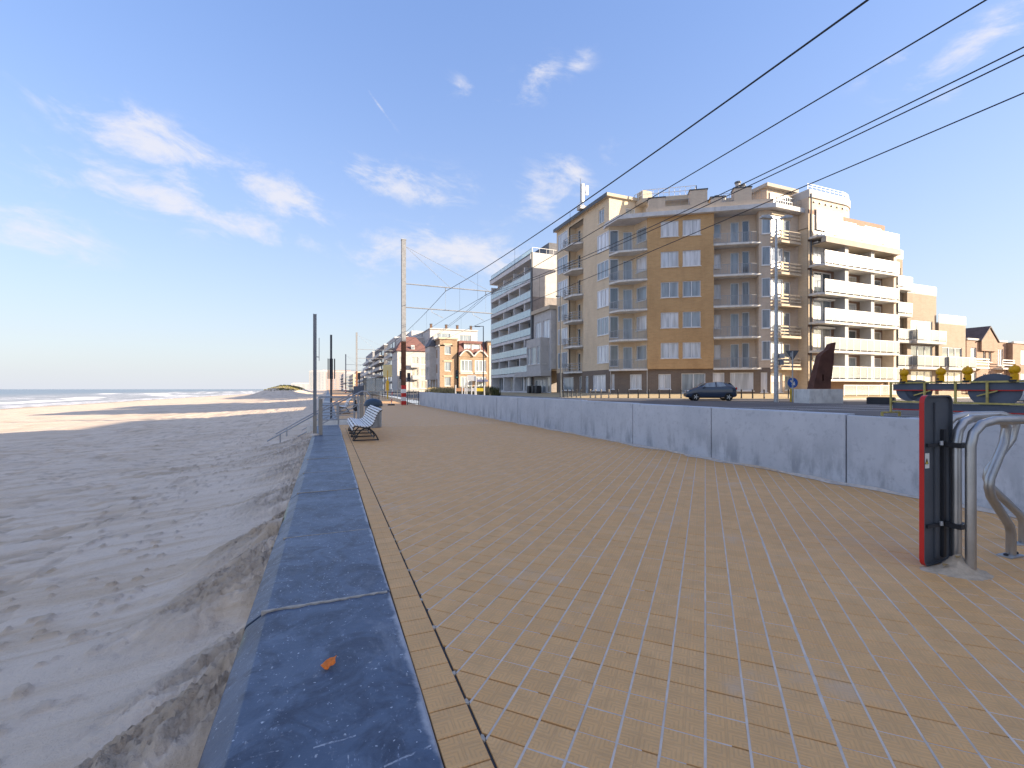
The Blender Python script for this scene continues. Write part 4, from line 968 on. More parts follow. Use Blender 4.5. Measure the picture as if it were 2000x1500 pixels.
def barrier():
    a, b = Vector((18.35, 9.85, RZ)), Vector((18.0, 5.6, RZ)); d = b-a; L = d.length
    t = thing('road_barrier', 'yellow steel road-closure barrier with boards seen from behind and lamps on top', 'barrier', a, math.atan2(d.y, d.x))
    for z in (1.17, .52): MB().bar((0,0,z),(L,0,z),.05).build('rail', 'barrier_yellow', t)
    for x in (0, 1.02, 1.85, 2.62, 3.55, L): MB().bar((x,0,.5 if x not in (0, 3.55) else .12),(x,0,1.2),.05).build('upright', 'barrier_yellow', t)
    for z in (.93, .27): 
        bd = MB().box(.04, L, .045, .07, z, z+.20).build('board', 'board_back', t); MB().box(.04, L, .042, .073, z-.035, z-.001).build('board_edge', 'red_paint', bd)
    for x in (0, 3.55):
        f = MB().bar((x,-.45,.14),(x,.45,.14),.05).build('foot', 'barrier_yellow', t)
        for y in (-.43, .43): MB().bar((x,y,0),(x,y,.14),.06).build('foot_pad', 'barrier_yellow', f)
    for x, r in ((.50, .40), (.78, .40), (2.72, .62)):
        dd = MB().extr([(x+r*math.cos(k*math.pi/14), .90+r*math.sin(k*math.pi/14)*(.82 if r > .5 else .9)) for k in range(28)], lambda u, z: (u, .10, z), lambda u, z: (u, .125, z)).build('sign_disc', 'board_back', t)
    for x in (.95, 2.62): MB().bar((x-.25,.02,.74),(x+.22,.02,.90),.035).build('clamp_bar', 'barrier_yellow', t)
    labs = ('leftmost yellow warning lamp on the road barrier', 'yellow warning lamp second from the left on the road barrier', 'yellow warning lamp third from the left on the road barrier', 'rightmost yellow warning lamp on the road barrier')
    for k, px in enumerate((1766, 1838, 1890, 1982)):
        bt = YAW+math.atan((px-1000)/FPX); best = min((abs(math.atan2((a+d*u).x, (a+d*u).y)-bt), u) for u in [i/400 for i in range(401)])[1]
        p = a+d*best; l = thing('warning_lamp', labs[k], 'lamp', (p.x, p.y, RZ+1.19), -YAW-R(8), 'yellow warning lamps')
        MB().box(-.075,.075,-.05,.05,0,.20).build('battery_case', 'lamp_yellow', l, bevel=.012); MB().box(-.11,-.076,-.02,.02,.06,.11).build('lock', 'black_metal', l); MB().box(-.1,.02,-.06,.06,-.03,.03).build('clamp', 'black_metal', l)
        c = MB().extr([(.125*math.cos(j*math.pi/9), .315+.125*math.sin(j*math.pi/9)) for j in range(18)], lambda x, z: (x,-.05,z), lambda x, z: (x,.05,z)).build('lens_ring', 'lamp_yellow', l, bevel=.012)
        for s in (-1, 1): MB().lathe([(.10,0),(.085,.025),(.045,.04),(.01,.045)], n=14).build('lens', 'lamp_yellow', c, True).matrix_local = Matrix.Translation((0, s*.05, .315)) @ Matrix.Rotation(R(-90*s), 4, 'X')
        MB().box(-.02,.02,-.02,.02,.435,.47).build('eye', 'lamp_yellow', l)
barrier()

# ------------------------------------------------------------------ bollards along the pavement
def seg_hit(px, A, B):
    bt = math.tan(YAW+math.atan((px-1000)/FPX)); A = Vector(A); B = Vector(B)
    f = lambda P: P.x-bt*P.y
    t = f(A)/(f(A)-f(B)); return A.lerp(B, t) if 0 <= t <= 1 else None
def bollards():
    lines = [((22.1, 120), (22.1, 36.2)), ((22.1, 36.2), (26.9, 32.95)), ((26.9, 32.95), (36.2, 26.7)), ((36.2, 26.7), (60, 26.75))]
    xs = [1101, 1109, 1117, 1126, 1134, 1153, 1163, 1174, 1189, 1207, 1227, 1246.5, 1267, 1287.5, 1308, 1330.5, 1448, 1470, 1492.5, 1540, 1563]
    me = None; pts = []; seen_b = {}
    for px in xs:
        for A, B in lines:
            p = seg_hit(px, A, B)
            if p: pts.append((px, p)); break
    pale = (1153, 1163, 1174, 1189)
    for i, (px, p) in enumerate(pts):
        if me is None:
            mb = MB().lathe([(.07,0),(.07,.08),(.055,.1),(.055,.68),(.07,.70),(.07,.76),(.03,.80)], n=10); me = mb.mesh('bollard', 'black_metal', True)
            me2 = mb.mesh('bollard', 'wood_post', True)
        o = bpy.data.objects.new('bollard', me2 if px in pale else me); C.objects.link(o); o.location = (p.x, p.y, .485)
        O_ = ('leftmost', 'second from left', 'third from left', 'fourth from left', 'fifth from left', 'sixth from left', 'seventh from left')
        if px < 1150: lab = 'dark bollard, one of five close together near the slim black lamp post'
        elif px in pale: lab = 'pale bollard, one of four before the shuttered ground-floor window'
        elif px < 1340: lab = 'dark bollard, one of the even row left of the parked car'
        elif px < 1500: lab = 'dark bollard, one of three right of the parked car'
        else: lab = 'dark bollard, one of the pair by the blue arrow sign'
        grp = lab; seen_b[grp] = seen_b.get(grp, 0)+1
        tag(o, O_[seen_b[grp]-1].replace('leftmost', 'leftmost')+' '+lab.replace(', one of five close together', ' of the close-set five').replace(', one of four', ' of the four').replace(', one of the even row', ' of the even row').replace(', one of three', ' of the three').replace(', one of the pair', ' of the pair'), 'bollard', lab.split(', one')[0]+'s '+('at shop' if px < 1150 else 'at window' if px in pale else 'left of car' if px < 1340 else 'right of car' if px < 1500 else 'by blue sign'))
bollards()

# ------------------------------------------------------------------ cars
def make_car(paint, label, loc, rz):
    t = thing('parked_car', label, 'car', loc, rz); t.scale = (1, 1, 1.07)
    # stations along x (front = -x): x, half width, sill z, belt z, roof z, roof half width
    S = [(-1.97,.55,.30,.62,.63,.5),(-1.88,.72,.24,.72,.73,.62),(-1.55,.83,.20,.90,.92,.70),(-1.15,.845,.19,.98,1.02,.70),(-.62,.85,.19,1.00,1.34,.60),(-.25,.85,.19,1.01,1.47,.58),(.3,.85,.19,1.02,1.51,.58),(.9,.85,.19,1.04,1.50,.57),(1.35,.845,.19,1.06,1.44,.56),(1.70,.82,.22,1.02,1.22,.60),(1.90,.76,.28,.95,.98,.62),(1.95,.66,.35,.80,.82,.58)]
    mb = MB(); vs = []; n = 10
    for x, w, s, b, r, rw in S:
        half = [(w*.90, s), (w, s+.14), (w*1.0, b-.18), (w*.97, b), (rw, r-.03 if r > b+.1 else r), ]
        vs += [(x, y, z) for y, z in half]+[(x, -y, z) for y, z in reversed(half)]
    fs = [(i*n+k, i*n+(k+1)%n, (i+1)*n+(k+1)%n, (i+1)*n+k) for i in range(len(S)-1) for k in range(n)]+[tuple(range(n)), tuple(range((len(S)-1)*n, len(S)*n))[::-1]]
    o = mb.add(vs, fs).build('body', paint, t, True); md = o.modifiers.new('sub', 'SUBSURF'); md.levels = 1; md.render_levels = 1
    o.modifiers.move(1, 0)
    for s in (-1, 1):
        for nm, P in (('front_side_window', [(-.72,1.05),(-.32,1.36),(.28,1.42),(.28,1.05)]), ('rear_side_window', [(.40,1.06),(.40,1.42),(.92,1.40),(1.10,1.10)])):
            f = lambda x, z, k: (x, s*((.835-(z-1.0)*.52)+k), z)
            MB().extr(P, lambda x, z: f(x, z, -.03), lambda x, z: f(x, z, .012)).build(nm, 'pane_mid', t)
        MB().box(-.66, -.52, s*.86 if s > 0 else -1.02, 1.02 if s > 0 else -.86, .98, 1.10).build('mirror', paint, t, bevel=.03)
        MB().box(-1.86, -1.62, s*.5 if s > 0 else -.72, .72 if s > 0 else -.5, .70, .82).build('headlight', 'pane_curtain', t, bevel=.03)
        MB().box(1.80, 1.93, .56 if s > 0 else -.74, .74 if s > 0 else -.56, .84, 1.02).build('tail_light', 'red_paint', t, bevel=.02)
        for x in (-1.22, 1.26):
            w = thing('wheel', '', ''); del w['label'], w['category']; w.parent = t; w.location = (x, s*.80, .30); w.rotation_euler = (R(90), 0, 0)
            MB().lathe([(.16,-.10),(.30,-.10),(.31,-.06),(.31,.06),(.30,.10),(.16,.10)], n=22).build('tyre', 'rubber', w, True)
            rim = MB().lathe([(.18,-.09),(.19,-.095),(.19,.095),(.18,.09)], n=18)
            for k in range(5):
                a = 2*math.pi*k/5; rim.bar((0,0,.10*-s),(.18*math.cos(a),.18*math.sin(a),.10*-s),.05,.03)
            rim.build('rim', 'alloy', w)
    MB().extr([(-1.02,1.05),(-.58,1.36),(-.55,1.33),(-.98,1.03)], lambda x, z: (x,-.55,z+.025), lambda x, z: (x,.55,z+.025)).build('windscreen', 'pane_mid', t)
    MB().extr([(1.44,1.36),(1.74,1.08),(1.70,1.06),(1.40,1.34)], lambda x, z: (x,-.5,z+.03), lambda x, z: (x,.5,z+.03)).build('rear_window', 'pane_dark', t)
    MB().box(-1.99,-1.95,-.35,.35,.34,.52).build('grille', 'black_metal', t)
    return t
P3, P5 = Vector((29.7, 37.2, 0)), Vector((39.0, 30.9, 0))
cd = (P5-P3).normalized()
cp = at(1386, 760, 37.6); make_car('car_paint', 'dark blue hatchback parked at the kerb before the ochre brick facade', (cp.x, cp.y, RZ), math.atan2(cd.y, cd.x))
cp = at(2003, 760, 26); make_car('car_white', 'white car half hidden behind the road barrier at the right edge', (cp.x+1.2, cp.y-.4, RZ), R(75))
# ------------------------------------------------------------------ building kit
class Facade:                     # u runs A -> B, w points out (to the right of A -> B), z up
    def __init__(s, A, B):
        s.A = Vector((A[0], A[1], 0)); d = Vector((B[0]-A[0], B[1]-A[1], 0)); s.L = d.length; s.d = d.normalized(); s.n = Vector((s.d.y, -s.d.x, 0))
    def __call__(s, u, w, z): return s.A+s.d*u+s.n*w+Vector((0, 0, z))
    def u(s, px):                  # where the column px of the photograph meets this facade
        p = seg_hit(px, s.A-s.d*50, s.A+s.d*90); return (p-s.A).dot(s.d)
def wall(F, par, u0, u1, z0, z1, ops, m, name='wall', reveal=.17, w=0.0, ends=0):
    us = sorted({u0, u1, *[o[i] for o in ops for i in (0, 1)]}); zs = sorted({z0, z1, *[o[i] for o in ops for i in (2, 3)]})
    mb = MB(F)
    for a, b in zip(us[:-1], us[1:]):
        if b-a < 1e-4: continue
        for c, d in zip(zs[:-1], zs[1:]):
            if d-c < 1e-4: continue
            mu, mz = (a+b)/2, (c+d)/2
            if any(o[0] < mu < o[1] and o[2] < mz < o[3] for o in ops): continue
            mb.add([(a,w,c),(b,w,c),(b,w,d),(a,w,d)], [(0,1,2,3)])
    r = w-reveal
    for a, b, c, d in ops:
        mb.add([(a,w,c),(b,w,c),(b,r,c),(a,r,c)], [(0,1,2,3)]); mb.add([(a,w,d),(a,r,d),(b,r,d),(b,w,d)], [(0,1,2,3)])
        mb.add([(a,w,c),(a,r,c),(a,r,d),(a,w,d)], [(0,1,2,3)]); mb.add([(b,w,c),(b,w,d),(b,r,d),(b,r,c)], [(0,1,2,3)])
    if ends:
        for u in (u0, u1): mb.add([(u,w,z0),(u,w,z1),(u,w-ends,z1),(u,w-ends,z0)], [(0,1,2,3)])
        mb.add([(u0,w,z1),(u1,w,z1),(u1,w-ends,z1),(u0,w-ends,z1)], [(0,1,2,3)]); mb.add([(u0,w,z0),(u0,w-ends,z0),(u1,w-ends,z0),(u1,w,z0)], [(0,1,2,3)])
    return mb.build(name, m, par, fix=False)
PR = random.Random(21)
def window(F, par, o, pane=None, cols=2, m='frame_white', d=.15, w=0.0, sill=True, fw=.07, name='window', parent2=False):
    a, b, c, e = o; w0, w1 = w-d, w-d+.07
    mb = MB(F); mb.box(a,b,w0,w1,c,c+fw).box(a,b,w0,w1,e-fw,e).box(a,a+fw,w0,w1,c+fw,e-fw).box(b-fw,b,w0,w1,c+fw,e-fw)
    for k in range(1, cols):
        x = a+(b-a)*k/cols; mb.box(x-fw*.55,x+fw*.55,w0,w1,c+fw,e-fw)
    f = mb.build(name, m, par)
    for k in range(cols):
        p = pane if pane else PR.choice(('pane_curtain','pane_curtain','pane_blind','pane_mid'))
        x0 = a+(b-a)*k/cols; x1 = a+(b-a)*(k+1)/cols
        MB(F).box(x0+.01,x1-.01,w0-.02,w0+.02,c+.01,e-.01).build('pane', p, f)
    if sill: MB(F).box(a-.06,b+.06,w-.02,w+.07,c-.08,c-.005).build('sill', 'slab_concrete' if sill is True else sill, f)
    return f
def bars_rail(F, par, pts, z, h=.95, m='bar_grey', step=.13, rails=(0, .5, 1), r=.02):
    mb = MB(F)
    for a, b in zip(pts[:-1], pts[1:]):
        for k in rails: mb.bar((a[0],a[1],z+.08+(h-.08)*k), (b[0],b[1],z+.08+(h-.08)*k), r*1.6)
        L = math.hypot(b[0]-a[0], b[1]-a[1]); n = max(1, int(L/step)) if step else 0
        for k in range(n+1 if step else 0):
            t = k/n; x, y = a[0]+(b[0]-a[0])*t, a[1]+(b[1]-a[1])*t; mb.bar((x,y,z),(x,y,z+h), r if k % 5 else r*2)
    return mb.build('railing', m, par)
def balcony(F, par, poly, z, th=.18, m='slab_concrete', rail=None, rail_kw={}):
    s = MB(F); n = len(poly); s.add([(u,w,z-th) for u,w in poly]+[(u,w,z) for u,w in poly], [tuple(range(n)), tuple(range(n,2*n))]+[(i,(i+1)%n,n+(i+1)%n,n+i) for i in range(n)])
    o = s.build('balcony', m, par)
    if rail: bars_rail(F, o, rail, z, **rail_kw)
    return o
def panels(F, par, pts, z0, z1, m='frosted_glass', step=1.1, th=.03, frame='paint_white', name='glass_panel'):
    for a, b in zip(pts[:-1], pts[1:]):
        A = Vector((a[0], a[1])); B = Vector((b[0], b[1])); L = (B-A).length; n = max(1, round(L/step)); d = (B-A)/n; nn = Vector((d.y, -d.x)).normalized()*th/2
        for k in range(n):
            p = A+d*(k+.02); q = A+d*(k+.98); v = [(p-nn), (q-nn), (q+nn), (p+nn)]
            MB(F).add([(x.x,x.y,z0) for x in v]+[(x.x,x.y,z1) for x in v], [(0,3,2,1),(4,5,6,7),(0,1,5,4),(1,2,6,5),(2,3,7,6),(3,0,4,7)]).build(name, m, par)
        fr = MB(F); fr.bar((a[0],a[1],z1+.02),(b[0],b[1],z1+.02),.05)
        for k in range(n+1): p = A+d*k; fr.bar((p.x,p.y,z0-.1),(p.x,p.y,z1),.045)
        fr.build('rail_frame', frame, par)

# ------------------------------------------------------------------ corner flats in yellow and ochre brick
def corner_flats():
    t = thing('corner_flats', 'large six-storey corner block of flats in sand and ochre brick with curved balconies', 'building', (0,0,0))
    P1, P2, P3, P4, P5, P6 = (27.3,52.2), (27.3,40.4), (29.7,37.2), (34.75,33.78), (39.0,30.9), (42.7,30.85)
    G, Z1, H = .80, 3.35, 3.0; ZT = Z1+5*H
    zf = [Z1+H*k for k in range(6)]
    # ---- seaward facade
    F = Facade(P1, P2); L = F.L
    ua, ub = .35, 2.9; rc0, rc1 = 3.25, 6.6; wa = F.u(1167); wb = L-.05
    ops = []
    for k in range(6): ops += [(ua, ub, zf[k]+.55, zf[k]+2.55)]
    for k in range(5): ops += [(wa, wb, zf[k]+.75, zf[k]+2.6)]
    ops.append((wa+.2, wb-.9, zf[5]+.85, zf[5]+2.35))
    rec = (rc0, rc1, Z1, zf[5]+2.65)
    wall(F, t, 0, L, Z1, ZT+3.1, ops+[rec], 'brick_sand', reveal=.16)
    FR = Facade(tuple(F(rc0, -1.0, 0))[:2], tuple(F(rc1, -1.0, 0))[:2]); ro = [(1.9, 2.75, zf[k]+.05, zf[k]+2.3) for k in range(6)]+[(.3, 1.0, zf[k]+.05, zf[k]+2.3) for k in range(6)]
    wall(FR, t, 0, FR.L, Z1, zf[5]+2.65, ro, 'brick_sand')
    wall(Facade(tuple(F(rc0, 0, 0))[:2], tuple(F(rc0, -1.0, 0))[:2]), t, 0, 1.0, Z1, zf[5]+2.65, [], 'brick_sand'); wall(Facade(tuple(F(rc1, -1.0, 0))[:2], tuple(F(rc1, 0, 0))[:2]), t, 0, 1.0, Z1, zf[5]+2.65, [], 'brick_sand')
    MB(F).box(rc0, rc1, -1.0, .0, zf[5]+2.65, zf[5]+2.66).build('recess_ceiling', 'soffit', t)
    for k in range(6):
        window(F, t, ops[k], 'pane_curtain' if k % 2 else 'pane_mid', 4, d=.05, sill=False)
        z = zf[k]
        for o in (ro[k], ro[k+6]): window(FR, t, o, 'pane_dark', 1, name='balcony_door', sill=False)
        poly = [(rc0-.2,-1.0),(rc0-.2,.45),(rc0+.2,.9),(rc1-1.1,.9),(rc1-.2,.1),(rc1-.1,-1.0)]
        balcony(F, t, poly, z, rail=[(rc0-.15,.0),(rc0-.15,.42),(rc0+.22,.85),(rc1-1.12,.85),(rc1-.25,.1)], rail_kw=dict(step=.9, rails=(0,.35,.7,1), r=.028))
        # small french balconies in front of the bay windows
        bars_rail(F, t, [(1.5,.22),(2.6,.22)], z+.35, .8, step=.5, rails=(0,1), r=.02)
    for k in range(5): window(F, t, ops[6+k], PR.choice(('pane_curtain','pane_mid','pane_blind')), 3, d=.04)
    window(F, t, ops[11], 'pane_mid', 2)
    # roof slab of the high part and its bright end wall
    MB().add([], []); MB(F).box(-.1, L+.25, -12, .42, ZT+3.1, ZT+3.42).build('roof', 'render_cream', t); MB(F).box(-.1, L+.27, .42, .46, ZT+3.05, ZT+3.45).build('fascia', 'dark_grey', t)
    FE = Facade(P2, (37.8, 40.4)); wall(FE, t, 0, 10.5, ZT, ZT+3.1, [(2.1,3.3,ZT+.2,ZT+2.3),(5.2,6.6,ZT+.6,ZT+2.2)], 'brick_sand')
    window(FE, t, (2.1,3.3,ZT+.2,ZT+2.3), 'pane_cream', 1, name='door', sill=False); window(FE, t, (5.2,6.6,ZT+.6,ZT+2.2), 'pane_mid', 2)
    MB().box(36.5, 37.8, 40.4, 52, G, ZT+3.1).build('rear_wall', 'brick_sand', t)
    wall(Facade((37.8,52.2), P1), t, 0, 10.5, G, ZT+3.1, [], 'brick_sand', name='party_wall')
    # ---- re-entrant corner with polygonal balconies
    Rr = (29.55, 39.15); F1 = Facade(P2, Rr); F2 = Facade(Rr, P3)
    o1 = [(F1.L-1.15, F1.L-.2, zf[k]+.05, zf[k]+2.35) for k in range(5)]+[(.05, .95, zf[k]+.3, zf[k]+2.55) for k in range(5)]; o2 = [(.25, 1.75, zf[k]+.95, zf[k]+2.4) for k in range(5)]
    wall(F1, t, 0, F1.L, Z1, ZT, o1, 'brick_sand'); wall(F2, t, 0, F2.L, Z1, ZT, o2, 'brick_sand')
    for k in range(5):
        window(F1, t, o1[k], 'pane_mid', 1, name='balcony_door', sill=False); window(F1, t, o1[5+k], 'pane_dark', 1, d=.04, sill=False); window(F2, t, o2[k], ('pane_mid','pane_blind','pane_mid','pane_blind','pane_mid')[k], 1)
    pf = Facade((0,0), (1,0)); W = lambda x, y: (x, -y)      # plain world coordinates for polygons
    ws = [W(*P2), W(27.15,40.2), W(27.35,38.75), W(29.55,37.0), W(29.9,37.4), W(*Rr)]
    for k in range(5): balcony(pf, t, ws, zf[k], rail=[W(27.2,40.2), W(27.42,38.8), W(29.5,37.12)], rail_kw=dict(step=.12, rails=(0,1), r=.018))
    # ---- ochre brick bay
    F = Facade(P3, P4); w = .28
    c1, c2 = (F.u(1290), F.u(1324.5)), (F.u(1332.5), F.u(1367.5))
    ops = [(c[0], c[1], zf[k]+1.0, zf[k]+2.55) for k in range(5) for c in (c1, c2)]
    wall(F, t, -.05, F.L+.05, Z1-.05, ZT, ops, 'brick_ochre', name='ochre_wall', w=w, ends=.6)
    pn = ['pane_curtain','pane_curtain','pane_blind','pane_mid','pane_mid','pane_mid','pane_curtain','pane_blind','pane_blind','pane_blind']
    for o, p in zip(ops, pn): window(F, t, o, p, 2, w=w)
    # ---- recessed balconies right of the bay
    F = Facade(P4, P5); L = F.L; uc = F.u(1482); rd = 1.0
    FR = Facade(tuple(F(0,-rd,0))[:2], tuple(F(uc,-rd,0))[:2])
    o = [(.05, F.u(1413), zf[k]+.95, zf[k]+2.35) for k in range(5)]+[(F.u(1432), F.u(1449), zf[k]+.05, zf[k]+2.4) for k in range(5)]+[(F.u(1455), F.u(1470), zf[k]+.05, zf[k]+2.5) for k in range(5)]
    wall(FR, t, 0, uc, Z1, ZT, o, 'brick_beige')
    for k in range(5):
        window(FR, t, o[k], ('pane_blind','pane_blind','pane_blind','pane_blind','pane_mid')[k], 1); window(FR, t, o[5+k], 'pane_mid', 1, name='balcony_door', sill=False); window(FR, t, o[10+k], 'pane_dark' if k > 2 else 'pane_mid', 1, name='balcony_door', sill=False)
        balcony(F, t, [(0,-rd),(0,.35),(uc-.7,.35),(uc-.2,.2),(uc+.25,-.0),(uc,-rd)], zf[k], rail=[(.03,.3),(uc-.72,.3),(uc-.25,.16)], rail_kw=dict(step=.12, rails=(0,1), r=.02))
    wall(Facade(tuple(F(uc,-rd,0))[:2], tuple(F(uc,0,0))[:2]), t, 0, rd, Z1, ZT, [], 'brick_beige')
    o = [(uc+.25, L-.02, zf[k]+.75, zf[k]+2.55) for k in range(5)]
    wall(F, t, uc, L, Z1, ZT, o, 'brick_beige')
    for k in range(5): window(F, t, o[k], 'pane_mid', 1, d=.05)
    # ---- sunlit side-street corner
    F = Facade(P5, P6); L = F.L
    o = [(.02, 1.55, zf[k]+.45, zf[k]+2.5) for k in range(5)]+[(1.75, 2.7, zf[k]+.05, zf[k]+2.35) for k in range(5)]
    wall(F, t, 0, L, Z1, ZT, o, 'brick_beige')
    for k in range(5):
        window(F, t, o[k], 'pane_curtain', 2, d=.05, sill=False); window(F, t, o[5+k], 'pane_mid', 1, name='balcony_door', sill=False)
        balcony(F, t, [(.35,0),(.5,.75),(3.15,.75),(3.3,0)], zf[k], .22, 'render_cream'); b = t.children[-1]
        mb = MB(F)
        for z in (.25, .55, .88): mb.bar((.45,.68,zf[k]+z),(3.2,.68,zf[k]+z),.05,.14); mb.bar((.35,.05,zf[k]+z),(.45,.68,zf[k]+z),.05,.14); mb.bar((3.2,.68,zf[k]+z),(3.3,.05,zf[k]+z),.05,.14)
        for x in (.5, 1.8, 3.15): mb.bar((x,.64,zf[k]),(x,.64,zf[k]+.95),.05)
        mb.build('railing', 'render_cream', b)
        MB(F).box(.0, 1.9, .0, .12, zf[k]+2.55, zf[k]+2.85).build('lintel', 'render_cream', t)
    # ---- brown brick ground floor
    def ground(F, ops, u0=0, u1=None, m='brick_brown'):
        wall(F, t, u0, F.L if u1 is None else u1, G-.3, Z1, [o[:4] for o in ops], m, name='ground_wall')
        for o in ops: window(F, t, o[:4], o[4], o[5], sill='frame_white', name=o[6] if len(o) > 6 else 'window')
    F = Facade(P1, P2); u = F.u
    ground(F, [(u(1099),u(1120),1.15,2.75,'pane_mid',1), (u(1131),u(1136),G,2.8,'pane_dark',1,'door'), (u(1143),u(1149),G,2.8,'pane_mid',1,'door'), (u(1157),u(1183),1.15,2.85,'pane_blind',1)])
    F = Facade(P2, P3); u = F.u
    ground(F, [(u(1193.5),u(1200),1.3,2.85,'pane_curtain',1), (u(1230),u(1253),1.3,2.8,'pane_curtain',2)])
    F = Facade(P3, P4); u = F.u
    ground(F, [(u(1286),u(1310.5),1.3,2.8,'pane_curtain',2), (u(1331),u(1378),G+.1,2.85,'pane_mid',2,'shop_window')])
    F = Facade(P4, P5); u = F.u
    ground(F, [(u(1391)+.05,u(1415),G,2.9,'pane_blind',1,'garage_shutter'), (u(1426),u(1472),1.15,2.9,'pane_curtain',1,'shop_window'), (u(1486),u(1499),1.0,2.9,'pane_blind',1)])
    F = Facade(P5, P6); ground(F, [(.1,1.6,1.0,2.85,'pane_blind',1), (1.9,2.9,1.2,2.6,'pane_mid',1)], m='brick_beige')
    F = Facade(P5, P6); MB(F).box(0, 2.0, 0, .12, 2.92, 3.2).build('lintel', 'render_cream', t)
    for px in (1193, 1264.5): 
        F = Facade(P2, P3); uu = F.u(px); rod(F(uu, .08, G), F(uu, .08, Z1), .05, 'downpipe', 'render_pale', t)
    # ---- eaves slab, parapet and set-back top floor
    edge = [(27.0,40.55),(26.95,38.4),(29.35,36.55),(38.85,30.2),(43.0,30.2),(43.0,41.5),(27.3,41.5)]
    MB().prism(edge, ZT, ZT+.42).build('eaves', 'render_grey', t); inner = [(27.5,40.5),(27.5,38.6),(29.6,36.95),(38.95,30.75),(42.8,30.75),(42.8,41),(27.5,41)]
    MB().prism([(29.4,36.9),(38.9,30.55),(38.9,30.75),(29.4,37.1)], ZT+.42, ZT+.95).build('parapet', 'brick_beige', t)
    Fp = Facade((29.5,37.0), (38.9,30.7))
    for a, b, z in ((.1,1.7,1.9),(4.0,5.6,2.35),(5.9,6.9,1.5),(8.0,9.55,2.2)):
        o = MB(Fp).box(a, b, -1.0, .05, ZT+.42, ZT+z).build('parapet_pier', 'brick_beige', t); MB(Fp).box(a-.06, b+.06, -1.05, .1, ZT+z, ZT+z+.1).build('cap', 'dark_grey', o)
    bars_rail(Fp, t, [(1.7,0),(4.0,0)], ZT+.9, .7, step=.14, rails=(1,), r=.016); bars_rail(Fp, t, [(6.9,0),(11.3,0)], ZT+.9, .9, step=.14, rails=(1,), r=.016)
    MB().prism([(31.5,39.5),(40.2,33.7),(42.7,33.7),(42.7,41),(31.5,41)], ZT+.42, ZT+2.6).build('top_floor', 'render_cream', t)
    MB().prism([(30.6,41.0),(30.6,39.3),(35.2,36.2),(38.2,40.4),(36,41.5)], ZT+2.6, ZT+3.0).build('upper_terrace', 'render_cream', t); tr = t.children[-1]
    bars_rail(pf, tr, [W(30.8,40.8), W(30.8,39.4), W(35.2,36.4), W(38,40.2)], ZT+3.0, .95, 'paint_white', .5, (0,.5,1), .03)
    MB().box(31.0, 32.2, 39.6, 40.6, ZT+3.0, ZT+4.1).build('cabin', 'render_cream', tr)
    # stair head and chimneys at the right
    MB().prism([(39.1,31.4),(42.6,31.4),(42.6,35.5),(39.1,35.5)], ZT+.42, ZT+2.3).build('stair_head', 'brick_beige', t); MB().prism([(38.7,31.0),(43.0,31.0),(43.0,36),(38.7,36)], ZT+2.3, ZT+2.62).build('stair_head_roof', 'soffit', t)
    Fs = Facade((39.1,31.4),(42.6,31.4)); window(Fs, t, (.4,3.1,ZT+.8,ZT+1.9), 'pane_cream', 3, d=-.02, sill=False)
    bars_rail(Facade(P5,P6), t, [(0,.3),(3.7,.3)], ZT+.42, .9, step=.3, rails=(0,.5,1), r=.02)
    for x, y, h in ((37.6,33.4,3.3),(38.0,33.2,3.0),(36.4,34.9,2.3),(36.9,34.5,2.2)):
        c = MB().tube([(x,y,ZT+.4),(x,y,ZT+h)], .22, 8).build('chimney', 'render_pale', t, True); MB().lathe([(.3,0),(.3,.15),(.1,.22)], (x,y,ZT+h), 8).build('cowl', 'dark_grey', c, True)
    # phone aerial on the seaward roof
    a = at(1136, 400, 52); t2 = thing('phone_aerial', 'white mobile phone aerial with two panels on the seaward roof of the corner flats', 'antenna', (a.x, a.y, ZT+3.42))
    rod((0,0,0),(0,0,2.9),.04,'mast','steel_grey',t2); rod((-.15,0,.2),(-.15,0,3.6),.025,'whip','dark_grey',t2,5); MB().box(-.05,.28,-.15,.15,.9,3.0).build('panel', 'paint_white', t2, bevel=.03); MB().box(.55,.85,-.1,.1,1.8,2.9).build('panel', 'paint_white', t2, bevel=.03)
    rod((0,0,2.0),(.6,0,2.1),.03,'arm','steel_grey',t2,6); MB().box(-.4,.5,-.4,.4,0,.35).build('base', 'render_pale', t2)
    for s in ((-.9,.0),(.9,.3),(0,-.9)): rod((s[0],s[1],0),(0,0,1.1),.02,'stay','steel_grey',t2,5)
corner_flats()

